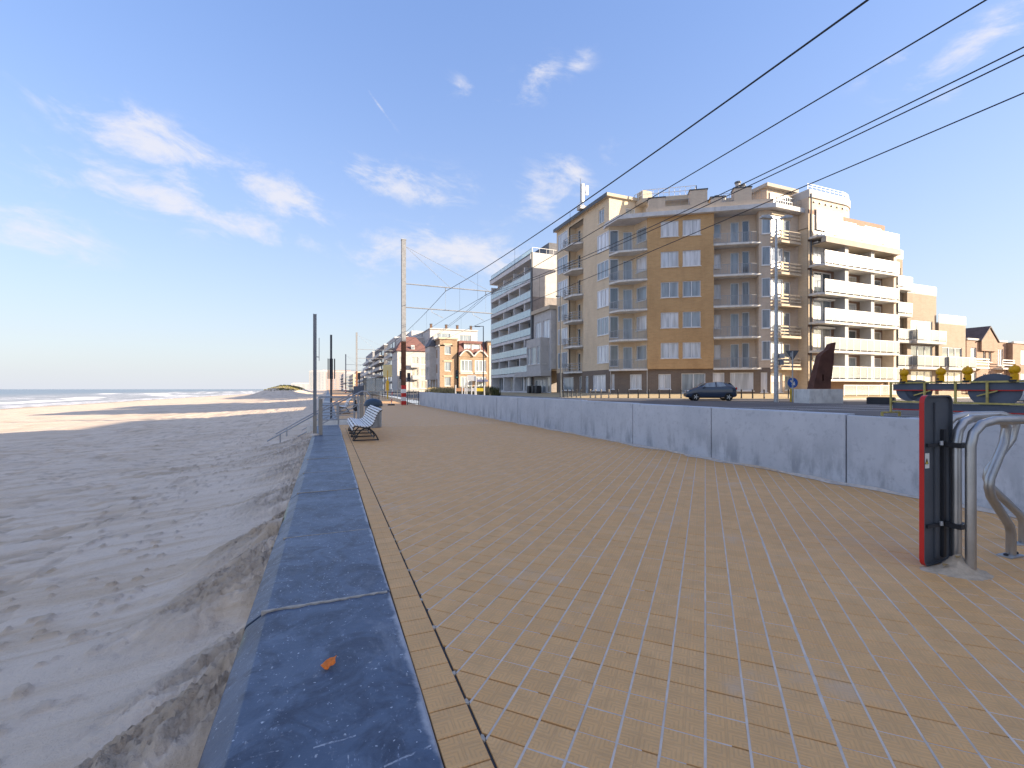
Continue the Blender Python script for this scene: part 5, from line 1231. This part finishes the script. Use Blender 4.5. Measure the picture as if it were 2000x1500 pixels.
# ------------------------------------------------------------------ white balconied flats in the side street
def side_flats():
    t = thing('balcony_flats', 'sunlit pale brick flats with long white balcony fronts in the side street', 'building')
    Y0, Yb = 29.86, 28.55; X0, X1 = 42.7, 54.6
    F = Facade((X0, Y0), (X1, Y0)); L = F.L; zs = [2.25+2.72*k for k in range(7)]; wb = Y0-Yb
    wall(Facade((X0, 32.5), (X0, Y0)), t, 0, 2.6, .8, zs[5]+.9, [], 'brick_sand', name='return_wall')
    bays = [(.75, 3.35), (4.75, 7.25), (8.6, 11.3)]
    ops = []; doors = []
    for k in range(6):
        for a, b in bays: ops.append((a, b, zs[k]+.05, zs[k]+2.3))
    wall(F, t, 0, L, .8, zs[6], ops, 'brick_rose', reveal=.1)
    for i, o in enumerate(ops): window(F, t, o, ('pane_cream','pane_mid','pane_curtain','pane_cream','pane_dark')[i % 5], 2, d=.08, sill=False, fw=.11)
    for k in range(6):
        z = zs[k]
        b = balcony(F, t, [(-.0,0),(-.0,wb*.7),(.5,wb),(L,wb),(L,0)], z, .2, 'slab_concrete')
        top = z+(1.2 if k < 5 else 1.35)
        panels(F, b, [(.5,wb-.02),(L,wb-.02)], z+.12, top, 'frosted_glass' if k > 0 else 'clear_glass', 1.05); bars_rail(F, b, [(.0,wb*.7),(.5,wb-.02)], z, 1.1, 'bar_grey', .25, (0,1), .015)
        for u in ((3.75, 7.75, L-.45) if k < 5 else ()): MB(F).box(u, u+.5, -.05, wb-.25, z, zs[k+1]-.2).build('fin_wall', 'render_white' if u < 11 else 'brick_beige', t)
        if k in (1, 2, 4): MB(F).box(.7, 3.2, .05, .5, z+2.2, z+2.35).build('awning_case', 'paint_white', t)
    MB(F).box(.45, L+.1, wb-.35, wb+.12, zs[5]-.75, zs[5]-.205).build('cornice', 'soffit', t); MB(F).box(.45, L+.1, 0, wb+.1, zs[5]-.76, zs[5]-.7).build('cornice_soffit', 'render_cream', t)
    rod(F(.28,.12,1), F(.28,.12,zs[6]+1.5), .07, 'downpipe', 'dark_grey', t)
    for k in range(6): MB(F).box(-.02, .55, .0, .08, zs[k]-.2, zs[k]+2.3).build('edge_pier', 'brick_sand', t)
    # rounded roof storey
    zt = zs[6]; r = 3.2; cx = 5.2
    poly = [(X0+.06, 40), (X0+.06, Y0+.02)]+[(X0+cx+r*math.sin(a), Y0+.02+r-r*math.cos(a)) for a in [R(10*i) for i in range(10)]]+[(X0+cx+r, 40)]
    MB().prism(poly, zs[5]+1.0, zt+1.2).build('roof_storey', 'brick_beige', t); MB().prism([(x, y-.12 if y < 39 else y) for x, y in poly], zt+1.2, zt+1.95).build('roof_band', 'render_white', t)
    for i in range(7):
        u = .9+i*.85; yy = Y0-.05 if u < cx else Y0+.02+r-math.sqrt(max(0, r*r-(u-cx)**2))-.05
        MB().box(X0+u-.07, X0+u+.07, yy-.03, yy+.2, zt+.75, zt+.89).build('vent', 'dark_grey', t)
    pf = Facade((0,0),(1,0)); bars_rail(pf, t, [(x, -(y+.05)) for x, y in poly[1:-1]], zt+1.95, .55, 'paint_white', .6, (.5, 1), .02)
    Fw = Facade((X0+.9, Y0-.0), (X0+5.2, Y0-.0)); window(Fw, t, (.2, 4.0, zs[5]+.9, zt+.2), 'pane_cream', 4, d=-.06, sill=False, fw=.1)
    MB().box(X0+.02, X1, Y0+.25, 41, .8, zs[5]+.5).build('core', 'brick_rose', t)
    # glazed terrace at street level
    w = thing('glass_screen', 'low glass terrace screen in front of the balconied flats', 'screen', (0,0,0)); panels(Facade((44.5,27.7),(53.5,27.7)), w, [(0,0),(9.0,0)], .75, 1.65, 'clear_glass', 1.8)
    p0, p1 = gp(1692, 786, .45), gp(1746, 787, .45)
    tr = thing('planter', 'long low black planter box between sculpture and barrier', 'planter', (p0.x, p0.y, .35), math.atan2(p1.y-p0.y, p1.x-p0.x)); Lp = (p1-p0).length
    MB().box(0, Lp, 0, .5, 0, .42).build('box', 'black_metal', tr, bevel=.02); MB().box(.05, Lp-.05, .05, .45, .42, .45).build('soil', 'timber_brown', tr)
    # ---- stepped flats beyond
    t = thing('stepped_flats', 'sunlit beige flats stepping down towards the low houses', 'building')
    for (x0, x1, y, z, top) in ((54.7,57.2,29.6,.8,15.2),(57.25,62.6,29.2,.8,11.6),(62.65,68.0,29.0,.8,8.6)):
        nf = int((top-1.2)/2.75); F = Facade((x0,y),(x1,y)); L = F.L; ops = []
        for k in range(nf): ops.append((L*.12, L*.86, .95+2.75*k+.15, .95+2.75*k+2.3))
        wall(F, t, 0, L, .6, top, ops, 'brick_tan', ends=9)
        for k, o in enumerate(ops):
            window(F, t, o, ('pane_cream','pane_dark')[k % 2], 3, d=.12, sill=False)
            if k:
                z = .95+2.75*k; b = balcony(F, t, [(.0,0),(.0,.9),(L,.9),(L,0)], z, .3, 'render_pale'); panels(F, b, [(0,.04),(0,.88),(L,.88)], z+.1, z+1.1, 'frosted_glass', 1.2)
        MB(F).box(0, L, -9, .0, top, top+.12).build('roof', 'render_pale', t)
        panels(F, t, [(0,.0),(L,.0)], top+.15, top+.95, 'frosted_glass', 1.3)
side_flats()
def low_houses():
    def house(x0, x1, y, top, gable, label, m, bay):
        t = thing('low_house', label, 'house'); F = Facade((x0,y),(x1,y)); L = F.L; ops = []
        for k in range(2):
            z = .95+2.9*k
            if gable: ops += [(L*.10, L*.24, z+.5, z+2.3), (L*.40, L*.47, z+.7, z+2.2), (L*.54, L*.61, z+.7, z+2.2), (L*.76, L*.92, z+.3, z+2.3)]
            else: ops += [(L*.15, L*.6, z+.5, z+2.3), (L*.7, L*.92, z+.3, z+2.3)]
        wall(F, t, 0, L, .6, top, ops, m, ends=8)
        for i, o in enumerate(ops): window(F, t, o, ('pane_mid','pane_dark','pane_dark','pane_cream')[i % 4] if gable else 'pane_curtain', 1 if o[1]-o[0] < 1.4 else 3)
        for k in (0, 1):
            z = .95+2.9*k
            for a, b in (((L*.02, L*.34), (L*.68, L*.99)) if gable else ((L*.65, L),)):
                s = balcony(F, t, [(a,0),(a,.8),(b,.8),(b,0)], z, .2, 'render_white'); mb = MB(F)
                for h in (.3,.6,.9): mb.bar((a,.75,z+h),(b,.75,z+h),.05,.1)
                for u in (a+.05, b-.05): mb.bar((u,.7,z),(u,.7,z+.95),.07)
                mb.build('railing', 'paint_white', s)
        if gable:
            g = MB(F); g.add([(L*.3,.25,top-1.2),(L*.7,.25,top-1.2),(L*.7,.25,top),(L*.5,.25,top+1.5),(L*.3,.25,top)]+[(L*.3,-4,top-1.2),(L*.7,-4,top-1.2),(L*.7,-4,top),(L*.5,-4,top+1.5),(L*.3,-4,top)], [(0,1,2,3,4),(9,8,7,6,5),(0,5,6,1),(1,6,7,2),(2,7,8,3),(3,8,9,4),(4,9,5,0)])
            g.build('gable', m, t)
            for a, b in (((L*.27,top-.15),(L*.5,top+1.62)),((L*.5,top+1.62),(L*.73,top-.15))): MB(F).add([(a[0],.35,a[1]),(b[0],.35,b[1]),(b[0],-4.2,b[1]),(a[0],-4.2,a[1]),(a[0],.35,a[1]+.15),(b[0],.35,b[1]+.15),(b[0],-4.2,b[1]+.15),(a[0],-4.2,a[1]+.15)], [(0,1,2,3),(7,6,5,4),(0,4,5,1),(1,5,6,2),(2,6,7,3),(3,7,4,0)]).build('gable_roof', 'roof_dark', t)
        MB(F).box(-.05, L+.05, -.1, .12, top-.02, top+.2).build('cornice', 'render_white', t); MB(F).box(0, L, -8, -.1, top, top+.1).build('roof', 'roof_dark', t)
    house(68.2, 77.0, 29.0, 7.0, True, 'low two-storey brick house with pointed gable at right', 'brick_rose', 0)
    house(77.2, 90.0, 28.5, 6.9, False, 'low two-storey house with white bay windows at the right edge', 'brick_rose', 1)
low_houses()

# ------------------------------------------------------------------ glass-balconied flats and the small shop left of the corner flats
def glass_flats():
    t = thing('glass_balcony_flats', 'pale eight-storey flats with aqua glass balconies seen at an angle', 'building')
    X = 27.6; Y1, Y0 = 75.0, 57.9; F = Facade((X, Y1), (X, Y0)); L = F.L; H = 2.62; zs = [1.0+H*k for k in range(8)]; top = zs[7]+.1
    ops = [(a, b, z+.1, z+2.25) for z in zs[:-1] for a, b in ((.6,3.6),(4.2,8.0),(8.7,12.4),(13.0,16.6))]
    wall(F, t, 0, L, .6, top, ops, 'render_pale', reveal=.15)
    for i, o in enumerate(ops): window(F, t, o, ('pane_dark','pane_cream','pane_mid')[i % 3], 3, d=.1, sill=False)
    for k, z in enumerate(zs[:-1]):
        b = balcony(F, t, [(0,0),(0,1.3),(L,1.3),(L,0)], z, .42, 'render_grey')
        if k: panels(F, b, [(0.1,1.27),(L-.1,1.27)], z+.1, z+1.05, 'balcony_glass', 1.35, frame='galvanised')
        for u in ((.0,3.9,8.2,12.6,L-.25) if k % 2 else (.0,6.0,10.4,14.4,L-.25)): MB(F).box(u, u+.25, 0, 1.25, z, z+H-.42).build('fin_wall', 'render_grey', t)
    MB(F).box(-.1, L+.05, -12, 1.45, top, top+.75).build('roof_slab', 'render_grey', t); MB(F).box(-.12, L+.06, 1.45, 1.5, top+.65, top+.8).build('roof_edge', 'dark_grey', t)
    panels(F, t, [(0,1.2),(L-.1,1.2)], top+.85, top+1.55, 'balcony_glass', 1.5, frame='galvanised')
    MB(F).box(2, L-1.5, -10, -2.2, top+.75, top+3.2).build('top_floor', 'roof_slate', t); pass
    E = Facade((X-1.3, Y0-.04), (X+12, Y0-.04)); wall(E, t, .18, 13.3, .6, top+.9, [], 'lit_shade_render', name='end_wall'); wall(E, t, .18, 13.3, top-5.2, top+.9, [], 'render_white', name='lit_shade_render', w=.03); MB(E).box(-.02,.18,-.3,.06,.6,top+1.0).build('corner_strip', 'dark_grey', t)  # end wall coloured dark as if in cast shadow, upper sheet pale as if sunlit
    bars_rail(E, t, [(.2,-.1),(9,-.1)], top+.9, .8, 'paint_white', 1.0, (0,1), .03)
    # small pale shop house
    t = thing('shop_house', 'small pale old shop house with projecting bay window squeezed between the flats', 'building')
    X = 26.6; F = Facade((X, 57.7), (X, 52.4)); L = F.L
    ops = [(.5,2.2,8.0,10.4),(2.9,4.8,8.0,10.4)]
    wall(F, t, 0, L, 3.9, 11.6, ops, 'render_white', ends=8)
    for o in ops: window(F, t, o, 'pane_curtain', 2)
    MB(F).box(-.2, L+.2, -8, .35, 11.6, 12.1).build('cornice', 'render_cream', t)
    bay = Facade(tuple(F(.2,1.2,0))[:2], tuple(F(4.6,1.2,0))[:2]); bo = [(.25,1.1,4.6,6.9),(1.35,3.05,4.6,6.9),(3.3,4.15,4.6,6.9)]
    wall(bay, t, 0, 4.4, 3.7, 8.0, bo, 'render_pale', name='bay_wall', ends=1.2)
    for o in bo: window(bay, t, o, 'pane_mid', 1)
    sd = Facade(tuple(F(4.6,1.2,0))[:2], tuple(F(4.6,0,0))[:2]); wall(sd, t, 0, 1.2, 3.7, 8.0, [(.3,.95,4.6,6.9)], 'render_pale', name='bay_side', w=.005); window(sd, t, (.3,.95,4.6,6.9), 'pane_dark', 1)
    MB(F).box(-3.5, L, .0, 1.5, 3.0, 3.7).build('canopy', 'render_pale', t)
    so = [(.3,3.6,.85,2.55),(3.9,5.0,.85,2.9)]; wall(F, t, 0, L, .6, 3.9, so, 'render_white', name='shop_wall', w=-.02)
    window(F, t, so[0], 'pane_mid', 3, sill=False, name='shop_front'); window(F, t, so[1], 'pane_cream', 1, sill=False, name='door')
    g = Facade((26.4,60.9),(26.4,57.9)); wall(g, t, 0, 3.0, .6, 3.6, [(.2,2.8,.9,3.3)], 'frame_white', name='glazed_porch', ends=2); window(g, t, (.2,2.8,.9,3.3), 'pane_curtain', 3, sill=False)
    for k, (y, px) in enumerate(((56.6,0),(55.2,0),(54.2,0))):
        o = MB().box(25.2,25.9,y-.35,y+.35,.75,1.75).build('wheelie_bin', 'black_metal', bevel=.06); tag(o, ('left black waste bin before the small shop house','middle black waste bin before the small shop house','right black waste bin before the small shop house')[k], 'bin', 'waste bins at the shop house')
glass_flats()

# ------------------------------------------------------------------ older houses across the next street
def old_houses():
    Yh = 101.0; cx = lambda px: colY(px, Yh)
    t = thing('corner_house', 'tall narrow orange brick corner house with white turret bay on its sea side', 'house')
    x0, x1 = cx(859), cx(893); F = Facade((x0,Yh),(x1,Yh)); L = F.L; top = 12.6
    ops = [(L*.28, L*.62, z, z+2.0) for z in (2.0, 5.4, 9.2)]
    wall(F, t, 0, L, .6, top, ops, 'brick_orange', ends=10)
    for o in ops: window(F, t, o, 'pane_mid', 1); MB(F).box(o[0]-.3,o[1]+.3,0,.1,o[3]+.1,o[3]+.4).build('lintel', 'render_cream', t)
    MB(F).box(-.3, L+.2, -10, .25, top, top+.35).build('cornice', 'render_cream', t)
    S = Facade((x0, Yh+14), (x0, Yh)); so = [(u, u+1.3, z, z+2.0) for u in (1.2, 4.2, 7.4, 10.4) for z in (1.6, 5.0, 8.4)]
    wall(S, t, 0, 14, .6, top-1.6, so, 'render_white', w=.02); [window(S, t, o, 'pane_dark', 1) for o in so]
    MB(S).box(0, 14, -3, .3, top-1.6, top-1.3).build('side_cornice', 'render_white', t)
    b = Facade((x0-1.5, Yh+9), (x0-1.5, Yh+4)); wall(b, t, 0, 5, 3.5, 11.2, [(.4,1.4,4.6,6.6),(1.8,3.2,4.6,6.6),(3.6,4.6,4.6,6.6),(.4,1.4,8.0,10),(1.8,3.2,8.0,10),(3.6,4.6,8,10)], 'render_white', name='bay_wall', ends=1.5)
    for o in ((.4,1.4,4.6,6.6),(1.8,3.2,4.6,6.6),(3.6,4.6,4.6,6.6),(.4,1.4,8.0,10),(1.8,3.2,8.0,10),(3.6,4.6,8,10)): window(b, t, o, 'pane_dark', 1)
    MB().add([(x0-1.7,Yh+3.8,11.2),(x0-1.7,Yh+9.2,11.2),(x0,Yh+9.2,11.2),(x0,Yh+3.8,11.2),(x0-.4,Yh+5,13.8),(x0-.4,Yh+8,13.8)], [(0,1,2,3),(0,4,5,1),(1,5,2),(0,3,4),(3,2,5,4)]).build('turret_roof', 'roof_slate', t)
    # twin-gabled brick house
    t = thing('twin_gable_house', 'brick house with two arched gables and red mansard roof', 'house')
    x0, x1 = cx(895), cx(951); F = Facade((x0,Yh-.6),(x1,Yh-.6)); L = F.L; e = 8.9
    ops = []
    for a in (.06, .55):
        for z in (1.5, 5.3): ops.append((L*a, L*(a+.40), z, z+2.7))
    wall(F, t, 0, L, .6, e, ops, 'brick_orange', ends=9)
    for o in ops: window(F, t, o, 'pane_mid', 3, fw=.16); MB(F).box(o[0]-.1,o[1]+.1,0,.14,o[2]-.5,o[2]-.2).build('white_band', 'render_white', t)
    for a in (.26, .75):
        arc = [(L*(a-.24)+L*.48*i/10, e-.2+1.35*math.sin(math.pi*i/10)) for i in range(11)]
        MB(F).extr(arc, lambda u, z: (u,.1,z), lambda u, z: (u,-1.5,z)).build('arched_gable', 'brick_orange', t)
        mb = MB(F)
        for p, q in zip(arc[:-1], arc[1:]): mb.bar((p[0],.2,p[1]+.1),(q[0],.2,q[1]+.1),.35,.28)
        mb.build('arch_trim', 'render_white', t)
    MB(F).add([(-.1,0,e),(L+.1,0,e),(L+.1,-8,e),(-.1,-8,e),(.5,-1.5,e+3.6),(L-.5,-1.5,e+3.6),(L-.5,-7,e+3.6),(.5,-7,e+3.6)], [(0,1,5,4),(1,2,6,5),(2,3,7,6),(3,0,4,7),(4,5,6,7)]).build('mansard_roof', 'roof_red', t)
    d = Facade(tuple(F(L*.2,-.6,0))[:2], tuple(F(L*.78,-.6,0))[:2]); wall(d, t, 0, d.L, e+.9, e+2.9, [(.1,d.L*.45,e+1.0,e+2.7),(d.L*.55,d.L-.1,e+1.0,e+2.7)], 'render_white', name='dormer', ends=1.8)
    for o in ((.1,d.L*.45,e+1.0,e+2.7),(d.L*.55,d.L-.1,e+1.0,e+2.7)): window(d, t, o, 'pane_curtain', 2)
    MB(d).box(-.2,d.L+.2,-1.8,.3,e+2.9,e+3.1).build('dormer_roof', 'roof_red', t)
    MB(F).box(L*.55, L*.95, .1, 1.2, 3.0, 3.5).build('awning', 'awning_blue', t)
    t = thing('narrow_brick_house', 'narrow brick house beside the aqua glass balconies', 'house')
    x0, x1 = cx(951)+.05, cx(990); F = Facade((x0,Yh-.3),(x1,Yh-.3)); L = F.L; ops = [(L*.3,L*.6,z,z+2.0) for z in (1.8,5.2,8.6)]
    wall(F, t, 0, L, .6, 12.3, ops, 'brick_orange', ends=9); [window(F, t, o, 'pane_curtain', 2) for o in ops]; MB(F).box(-.1,L+.1,-9,.2,12.3,12.6).build('cornice', 'dark_grey', t)
    MB(F).box(L*.08,L*.2,0,.1,1,11.5).build('white_pilaster', 'render_pale', t)
    # tall white block showing above the roofs
    t = thing('white_rooftop_block', 'white block of flats with chimneys showing above the brick houses', 'building')
    Yw = 128.0; x0, x1 = colY(840, Yw), colY(932, Yw); F = Facade((x0,Yw),(x1,Yw)); L = F.L; ops = [(L*.14,L*.42,15.0,17.2),(L*.62,L*.86,15.2,17.0)]
    wall(F, t, 0, L, .6, 18.3, ops, 'render_white', ends=12); [window(F, t, o, 'pane_mid', 3) for o in ops]; MB(F).box(-.2,L+.2,-12,.3,18.3,18.6).build('cornice', 'render_white', t); MB(F).box(-.2,L+.2,0,.4,14.2,14.5).build('ledge', 'render_white', t)
    for u in (.06,.38,.62,.92):
        c = MB(F).box(L*u-.3,L*u+.3,-3,-2.4,18.6,20.0).build('chimney', 'timber_brown', t); MB(F).box(L*u-.36,L*u+.36,-3.06,-2.34,20.0,20.2).build('cap', 'dark_grey', c)
    # white house with red hipped roof
    t = thing('hipped_roof_house', 'cream house with balconies and red hipped roof behind the banded mast', 'house')
    Yw = 122.0; x0, x1 = colY(776, Yw), colY(836, Yw); F = Facade((x0,Yw),(x1,Yw)); L = F.L; e = 11.4; ops = [(L*a, L*b, z, z+1.9) for z in (1.5,4.7,7.9) for a, b in ((.05,.2),(.45,.68),(.76,.95))]
    wall(F, t, 0, L, .6, e, ops, 'render_pale', ends=10); [window(F, t, o, 'pane_cream', 2) for o in ops]
    for z in (4.0, 7.2):
        b = balcony(F, t, [(L*.42,0),(L*.42,1.0),(L*.72,1.0),(L*.72,0)], z, .2, 'render_white'); MB(F).box(L*.42,L*.72,.9,1.0,z,z+.95).build('parapet', 'render_white', b)
    MB(F).add([(-.4,.4,e),(L+.4,.4,e),(L+.4,-10.4,e),(-.4,-10.4,e),(L*.3,-5,e+4.3),(L*.7,-5,e+4.3)], [(0,1,5,4),(1,2,5),(2,3,4,5),(3,0,4)]).build('roof', 'roof_red', t)
    w = MB(F).box(L*.44,L*.56,-.6,1.0*0-.2,e+.3,e+1.6).build('dormer', 'render_white', t); window(Facade(tuple(F(L*.44,-.2,0))[:2], tuple(F(L*.56,-.2,0))[:2]), t, (.15,L*.12-.15,e+.5,e+1.4), 'pane_mid', 1, d=-.03, sill=False)
    # brown-roofed block behind it
    t = thing('brown_roof_block', 'large block with brown roof and cream gable rising behind the hipped roof', 'building')
    Yw = 142.0; x0, x1 = colY(794, Yw), colY(842, Yw); F = Facade((x0,Yw),(x1,Yw)); L = F.L
    wall(F, t, 0, L, .6, 13.0, [], 'render_cream', ends=10); MB(F).add([(-.3,.3,13),(L+.3,.3,13),(L+.3,-10,13),(-.3,-10,13),(-.1,-4,17.2),(L+.1,-4,17.6)], [(0,1,5,4),(1,2,5),(2,3,4,5),(3,0,4)]).build('roof', 'roof_dark', t); MB(F).box(L*.05,L*.98,-9,-6,13,18.8).build('rear_wing', 'render_cream', t); MB(F).box(L*.0,L*.07,-5,-4.2,13,18.4).build('chimney', 'timber_brown', t)
old_houses()
def far_block(label, x, y0, y1, top, m, slabm, nb, balc=1.4, dep=14, name='seafront_flats', nwin=True, H=2.75):
    t = thing(name, label, 'building'); F = Facade((x, y1), (x, y0)); L = F.L; nf = max(2, int((top-1)/H)); n = max(2, nb); ops = []
    for k in range(nf):
        z = 1.0+H*k
        for j in range(n): ops.append((L*(j+.16)/n, L*(j+.84)/n, z+.3, z+2.2))
    wall(F, t, 0, L, .3, top, ops, m)
    for o in ops:
        f = MB(F).box(o[0], o[1], -.12, -.06, o[2], o[3]).build('window', PR.choice(('pane_dark','pane_mid','pane_mid')), t)
    for k in range(1, nf):
        z = 1.0+H*k
        if balc:
            for j in range(n if n < 5 else 3):
                a, b = L*(j+.06)/min(n,3) if n >= 5 else L*(j+.06)/n, L*(j+.94)/min(n,3) if n >= 5 else L*(j+.94)/n
                s = balcony(F, t, [(a,0),(a,balc),(b,balc),(b,0)], z, .2, slabm); MB(F).box(a, b, balc-.06, balc, z, z+.95).build('parapet', slabm, s)
    E = Facade((x, y0), (x+dep, y0)); eo = [(dep*(j+.2)/4, dep*(j+.7)/4, 1.4+H*k, 3.0+H*k) for k in range(nf) for j in range(4)]; wall(E, t, 0, dep, .3, top, eo, m, name='end_wall')
    for o in eo: MB(E).box(o[0], o[1], -.14, -.06, o[2], o[3]).build('window', 'pane_mid', t)
    MB().box(x-.1, x+dep, y0-.1, y1+.1, top, top+.4).build('roof', 'render_grey', t)
    MB().box(x+3, x+dep-2, y0+2, y1-2, top+.4, top+2.4).build('roof_storey', m, t)
    return t
far_block('white flats with many dark stacked balconies left of the banded mast', 20.4, 137, 150, 16.6, 'render_white', 'render_grey', 3)
far_block('narrow pale flats with shaded balconies behind the yellow tram stop sign', 20.2, 152, 172, 18.0, 'render_pale', 'render_white', 3)
far_block('dark grey terraced flats with wavy balconies far left of the banded mast', 20.6, 186, 226, 18.8, 'render_dark', 'render_white', 4, 1.8)
far_block('grey terraced flats with stacked balconies behind the tram shelter', 20.2, 232, 275, 19.5, 'far_grey', 'render_grey', 4, 1.8)
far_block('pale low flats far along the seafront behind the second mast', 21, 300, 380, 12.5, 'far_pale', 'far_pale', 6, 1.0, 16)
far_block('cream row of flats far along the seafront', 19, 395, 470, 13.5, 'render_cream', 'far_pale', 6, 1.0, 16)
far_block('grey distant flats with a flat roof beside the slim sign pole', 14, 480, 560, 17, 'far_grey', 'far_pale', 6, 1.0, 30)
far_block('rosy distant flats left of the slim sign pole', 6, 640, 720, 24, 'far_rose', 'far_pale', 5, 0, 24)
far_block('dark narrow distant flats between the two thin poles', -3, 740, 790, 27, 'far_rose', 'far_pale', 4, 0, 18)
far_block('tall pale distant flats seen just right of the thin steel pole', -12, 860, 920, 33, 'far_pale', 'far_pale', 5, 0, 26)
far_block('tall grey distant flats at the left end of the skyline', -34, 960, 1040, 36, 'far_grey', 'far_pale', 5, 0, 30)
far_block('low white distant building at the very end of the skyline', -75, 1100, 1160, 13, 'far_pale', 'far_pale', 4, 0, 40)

# ------------------------------------------------------------------ flats on the near side of the square, out of frame to the right: they shade the promenade
def near_block(label, x0, x1, y0, y1, top):
    t = thing('square_flats', label, 'building'); F = Facade((x1, y1), (x0, y1)); F2 = Facade((x0, y1), (x0, y0))
    for f in (F, F2):
        n = max(2, int(f.L/4)); ops = [(f.L*(j+.25)/n, f.L*(j+.75)/n, 1.6+2.9*k, 3.2+2.9*k) for k in range(int((top-1)/2.9)) for j in range(n)]
        wall(f, t, 0, f.L, .3, top, ops, 'brick_beige', reveal=.2)
        for o in ops: MB(f).box(o[0],o[1],-.19,-.12,o[2],o[3]).build('window', 'pane_mid', t)
    wall(Facade((x0,y0),(x1,y0)), t, 0, x1-x0, .3, top, [], 'brick_beige', name='rear_wall'); wall(Facade((x1,y0),(x1,y1)), t, 0, y1-y0, .3, top, [], 'brick_beige', name='end_wall'); MB().box(x0-.2,x1+.2,y0-.2,y1+.2,top,top+.4).build('roof', 'render_grey', t)
near_block('beige brick flats across the square, seaward end', 27, 46, -60, 5, 20)
near_block('taller beige brick flats across the square, landward end', 46.2, 58, -40, 11, 21.6)

# ------------------------------------------------------------------ planting and small things along the tram line
def hedges():
    rnd = random.Random(12)
    def hedge(A, B, w, h, m, label, n):
        mb = MB(); A = Vector(A); B = Vector(B); d = B-A; nn = Vector((-d.y, d.x, 0)).normalized()
        for k in range(n):
            p = A+d*rnd.random()+nn*rnd.uniform(-w, w); hh = h*rnd.uniform(.45, 1.15); a = rnd.uniform(0, 6.28); s = rnd.uniform(.03, .09); q = Vector((math.cos(a)*s, math.sin(a)*s, 0)); tip = p+Vector((rnd.uniform(-.18,.18), rnd.uniform(-.18,.18), hh))
            mb.add([p-q, p+q, tip], [(0,1,2)])
        o = mb.build('planting', m, fix=False); tag(o, label, 'plants'); o['kind'] = 'stuff'
    hedge((16.2,48,RZ), (18,88,RZ), .7, 1.25, 'reed', 'dry reed-like planting between tram line and road', 5200)
    hedge((21.0,58,RZ), (21.0,70,RZ), .8, 1.3, 'hedge', 'low green shrubs before the glass balcony flats', 3600)
    hedge((16.5,48,RZ), (18.2,88,RZ), .8, .8, 'hedge', 'dark low growth under the dry reed-like planting', 2600)
hedges()
def work_barriers():
    labs = ('orange and white work barrier before the brick houses, left one', 'pale work barrier post in the middle before the brick houses', 'white work sign panel on posts before the twin-gabled house', 'yellow and white work barrier, right one before the brick houses')
    for k, (px, m) in enumerate(((899,'orange_plastic'),(912,'red_white_white'),(921,'red_white_white'),(937,'sticker_yellow'))):
        p = at(px, 770, 44); t = thing('work_barrier', labs[k], 'barrier', (p.x, p.y, RZ), -YAW, 'work barriers')
        for x in (-.45, .45): MB().box(x-.05, x+.05, -.05, .05, 0, 1.35 if k != 2 else 2.2).build('post', 'red_white_white', t)
        MB().box(-.5,.5,-.04,.04,.75,1.05).build('board', m, t)
        if k == 2: MB().box(-.4,.4,-.03,.03,1.75,2.3).build('sign_plate', 'paint_white', t)
        for x in (-.45, .45): MB().box(x-.08,x+.08,-.35,.35,0,.1).build('foot', 'black_metal', t)
work_barriers()
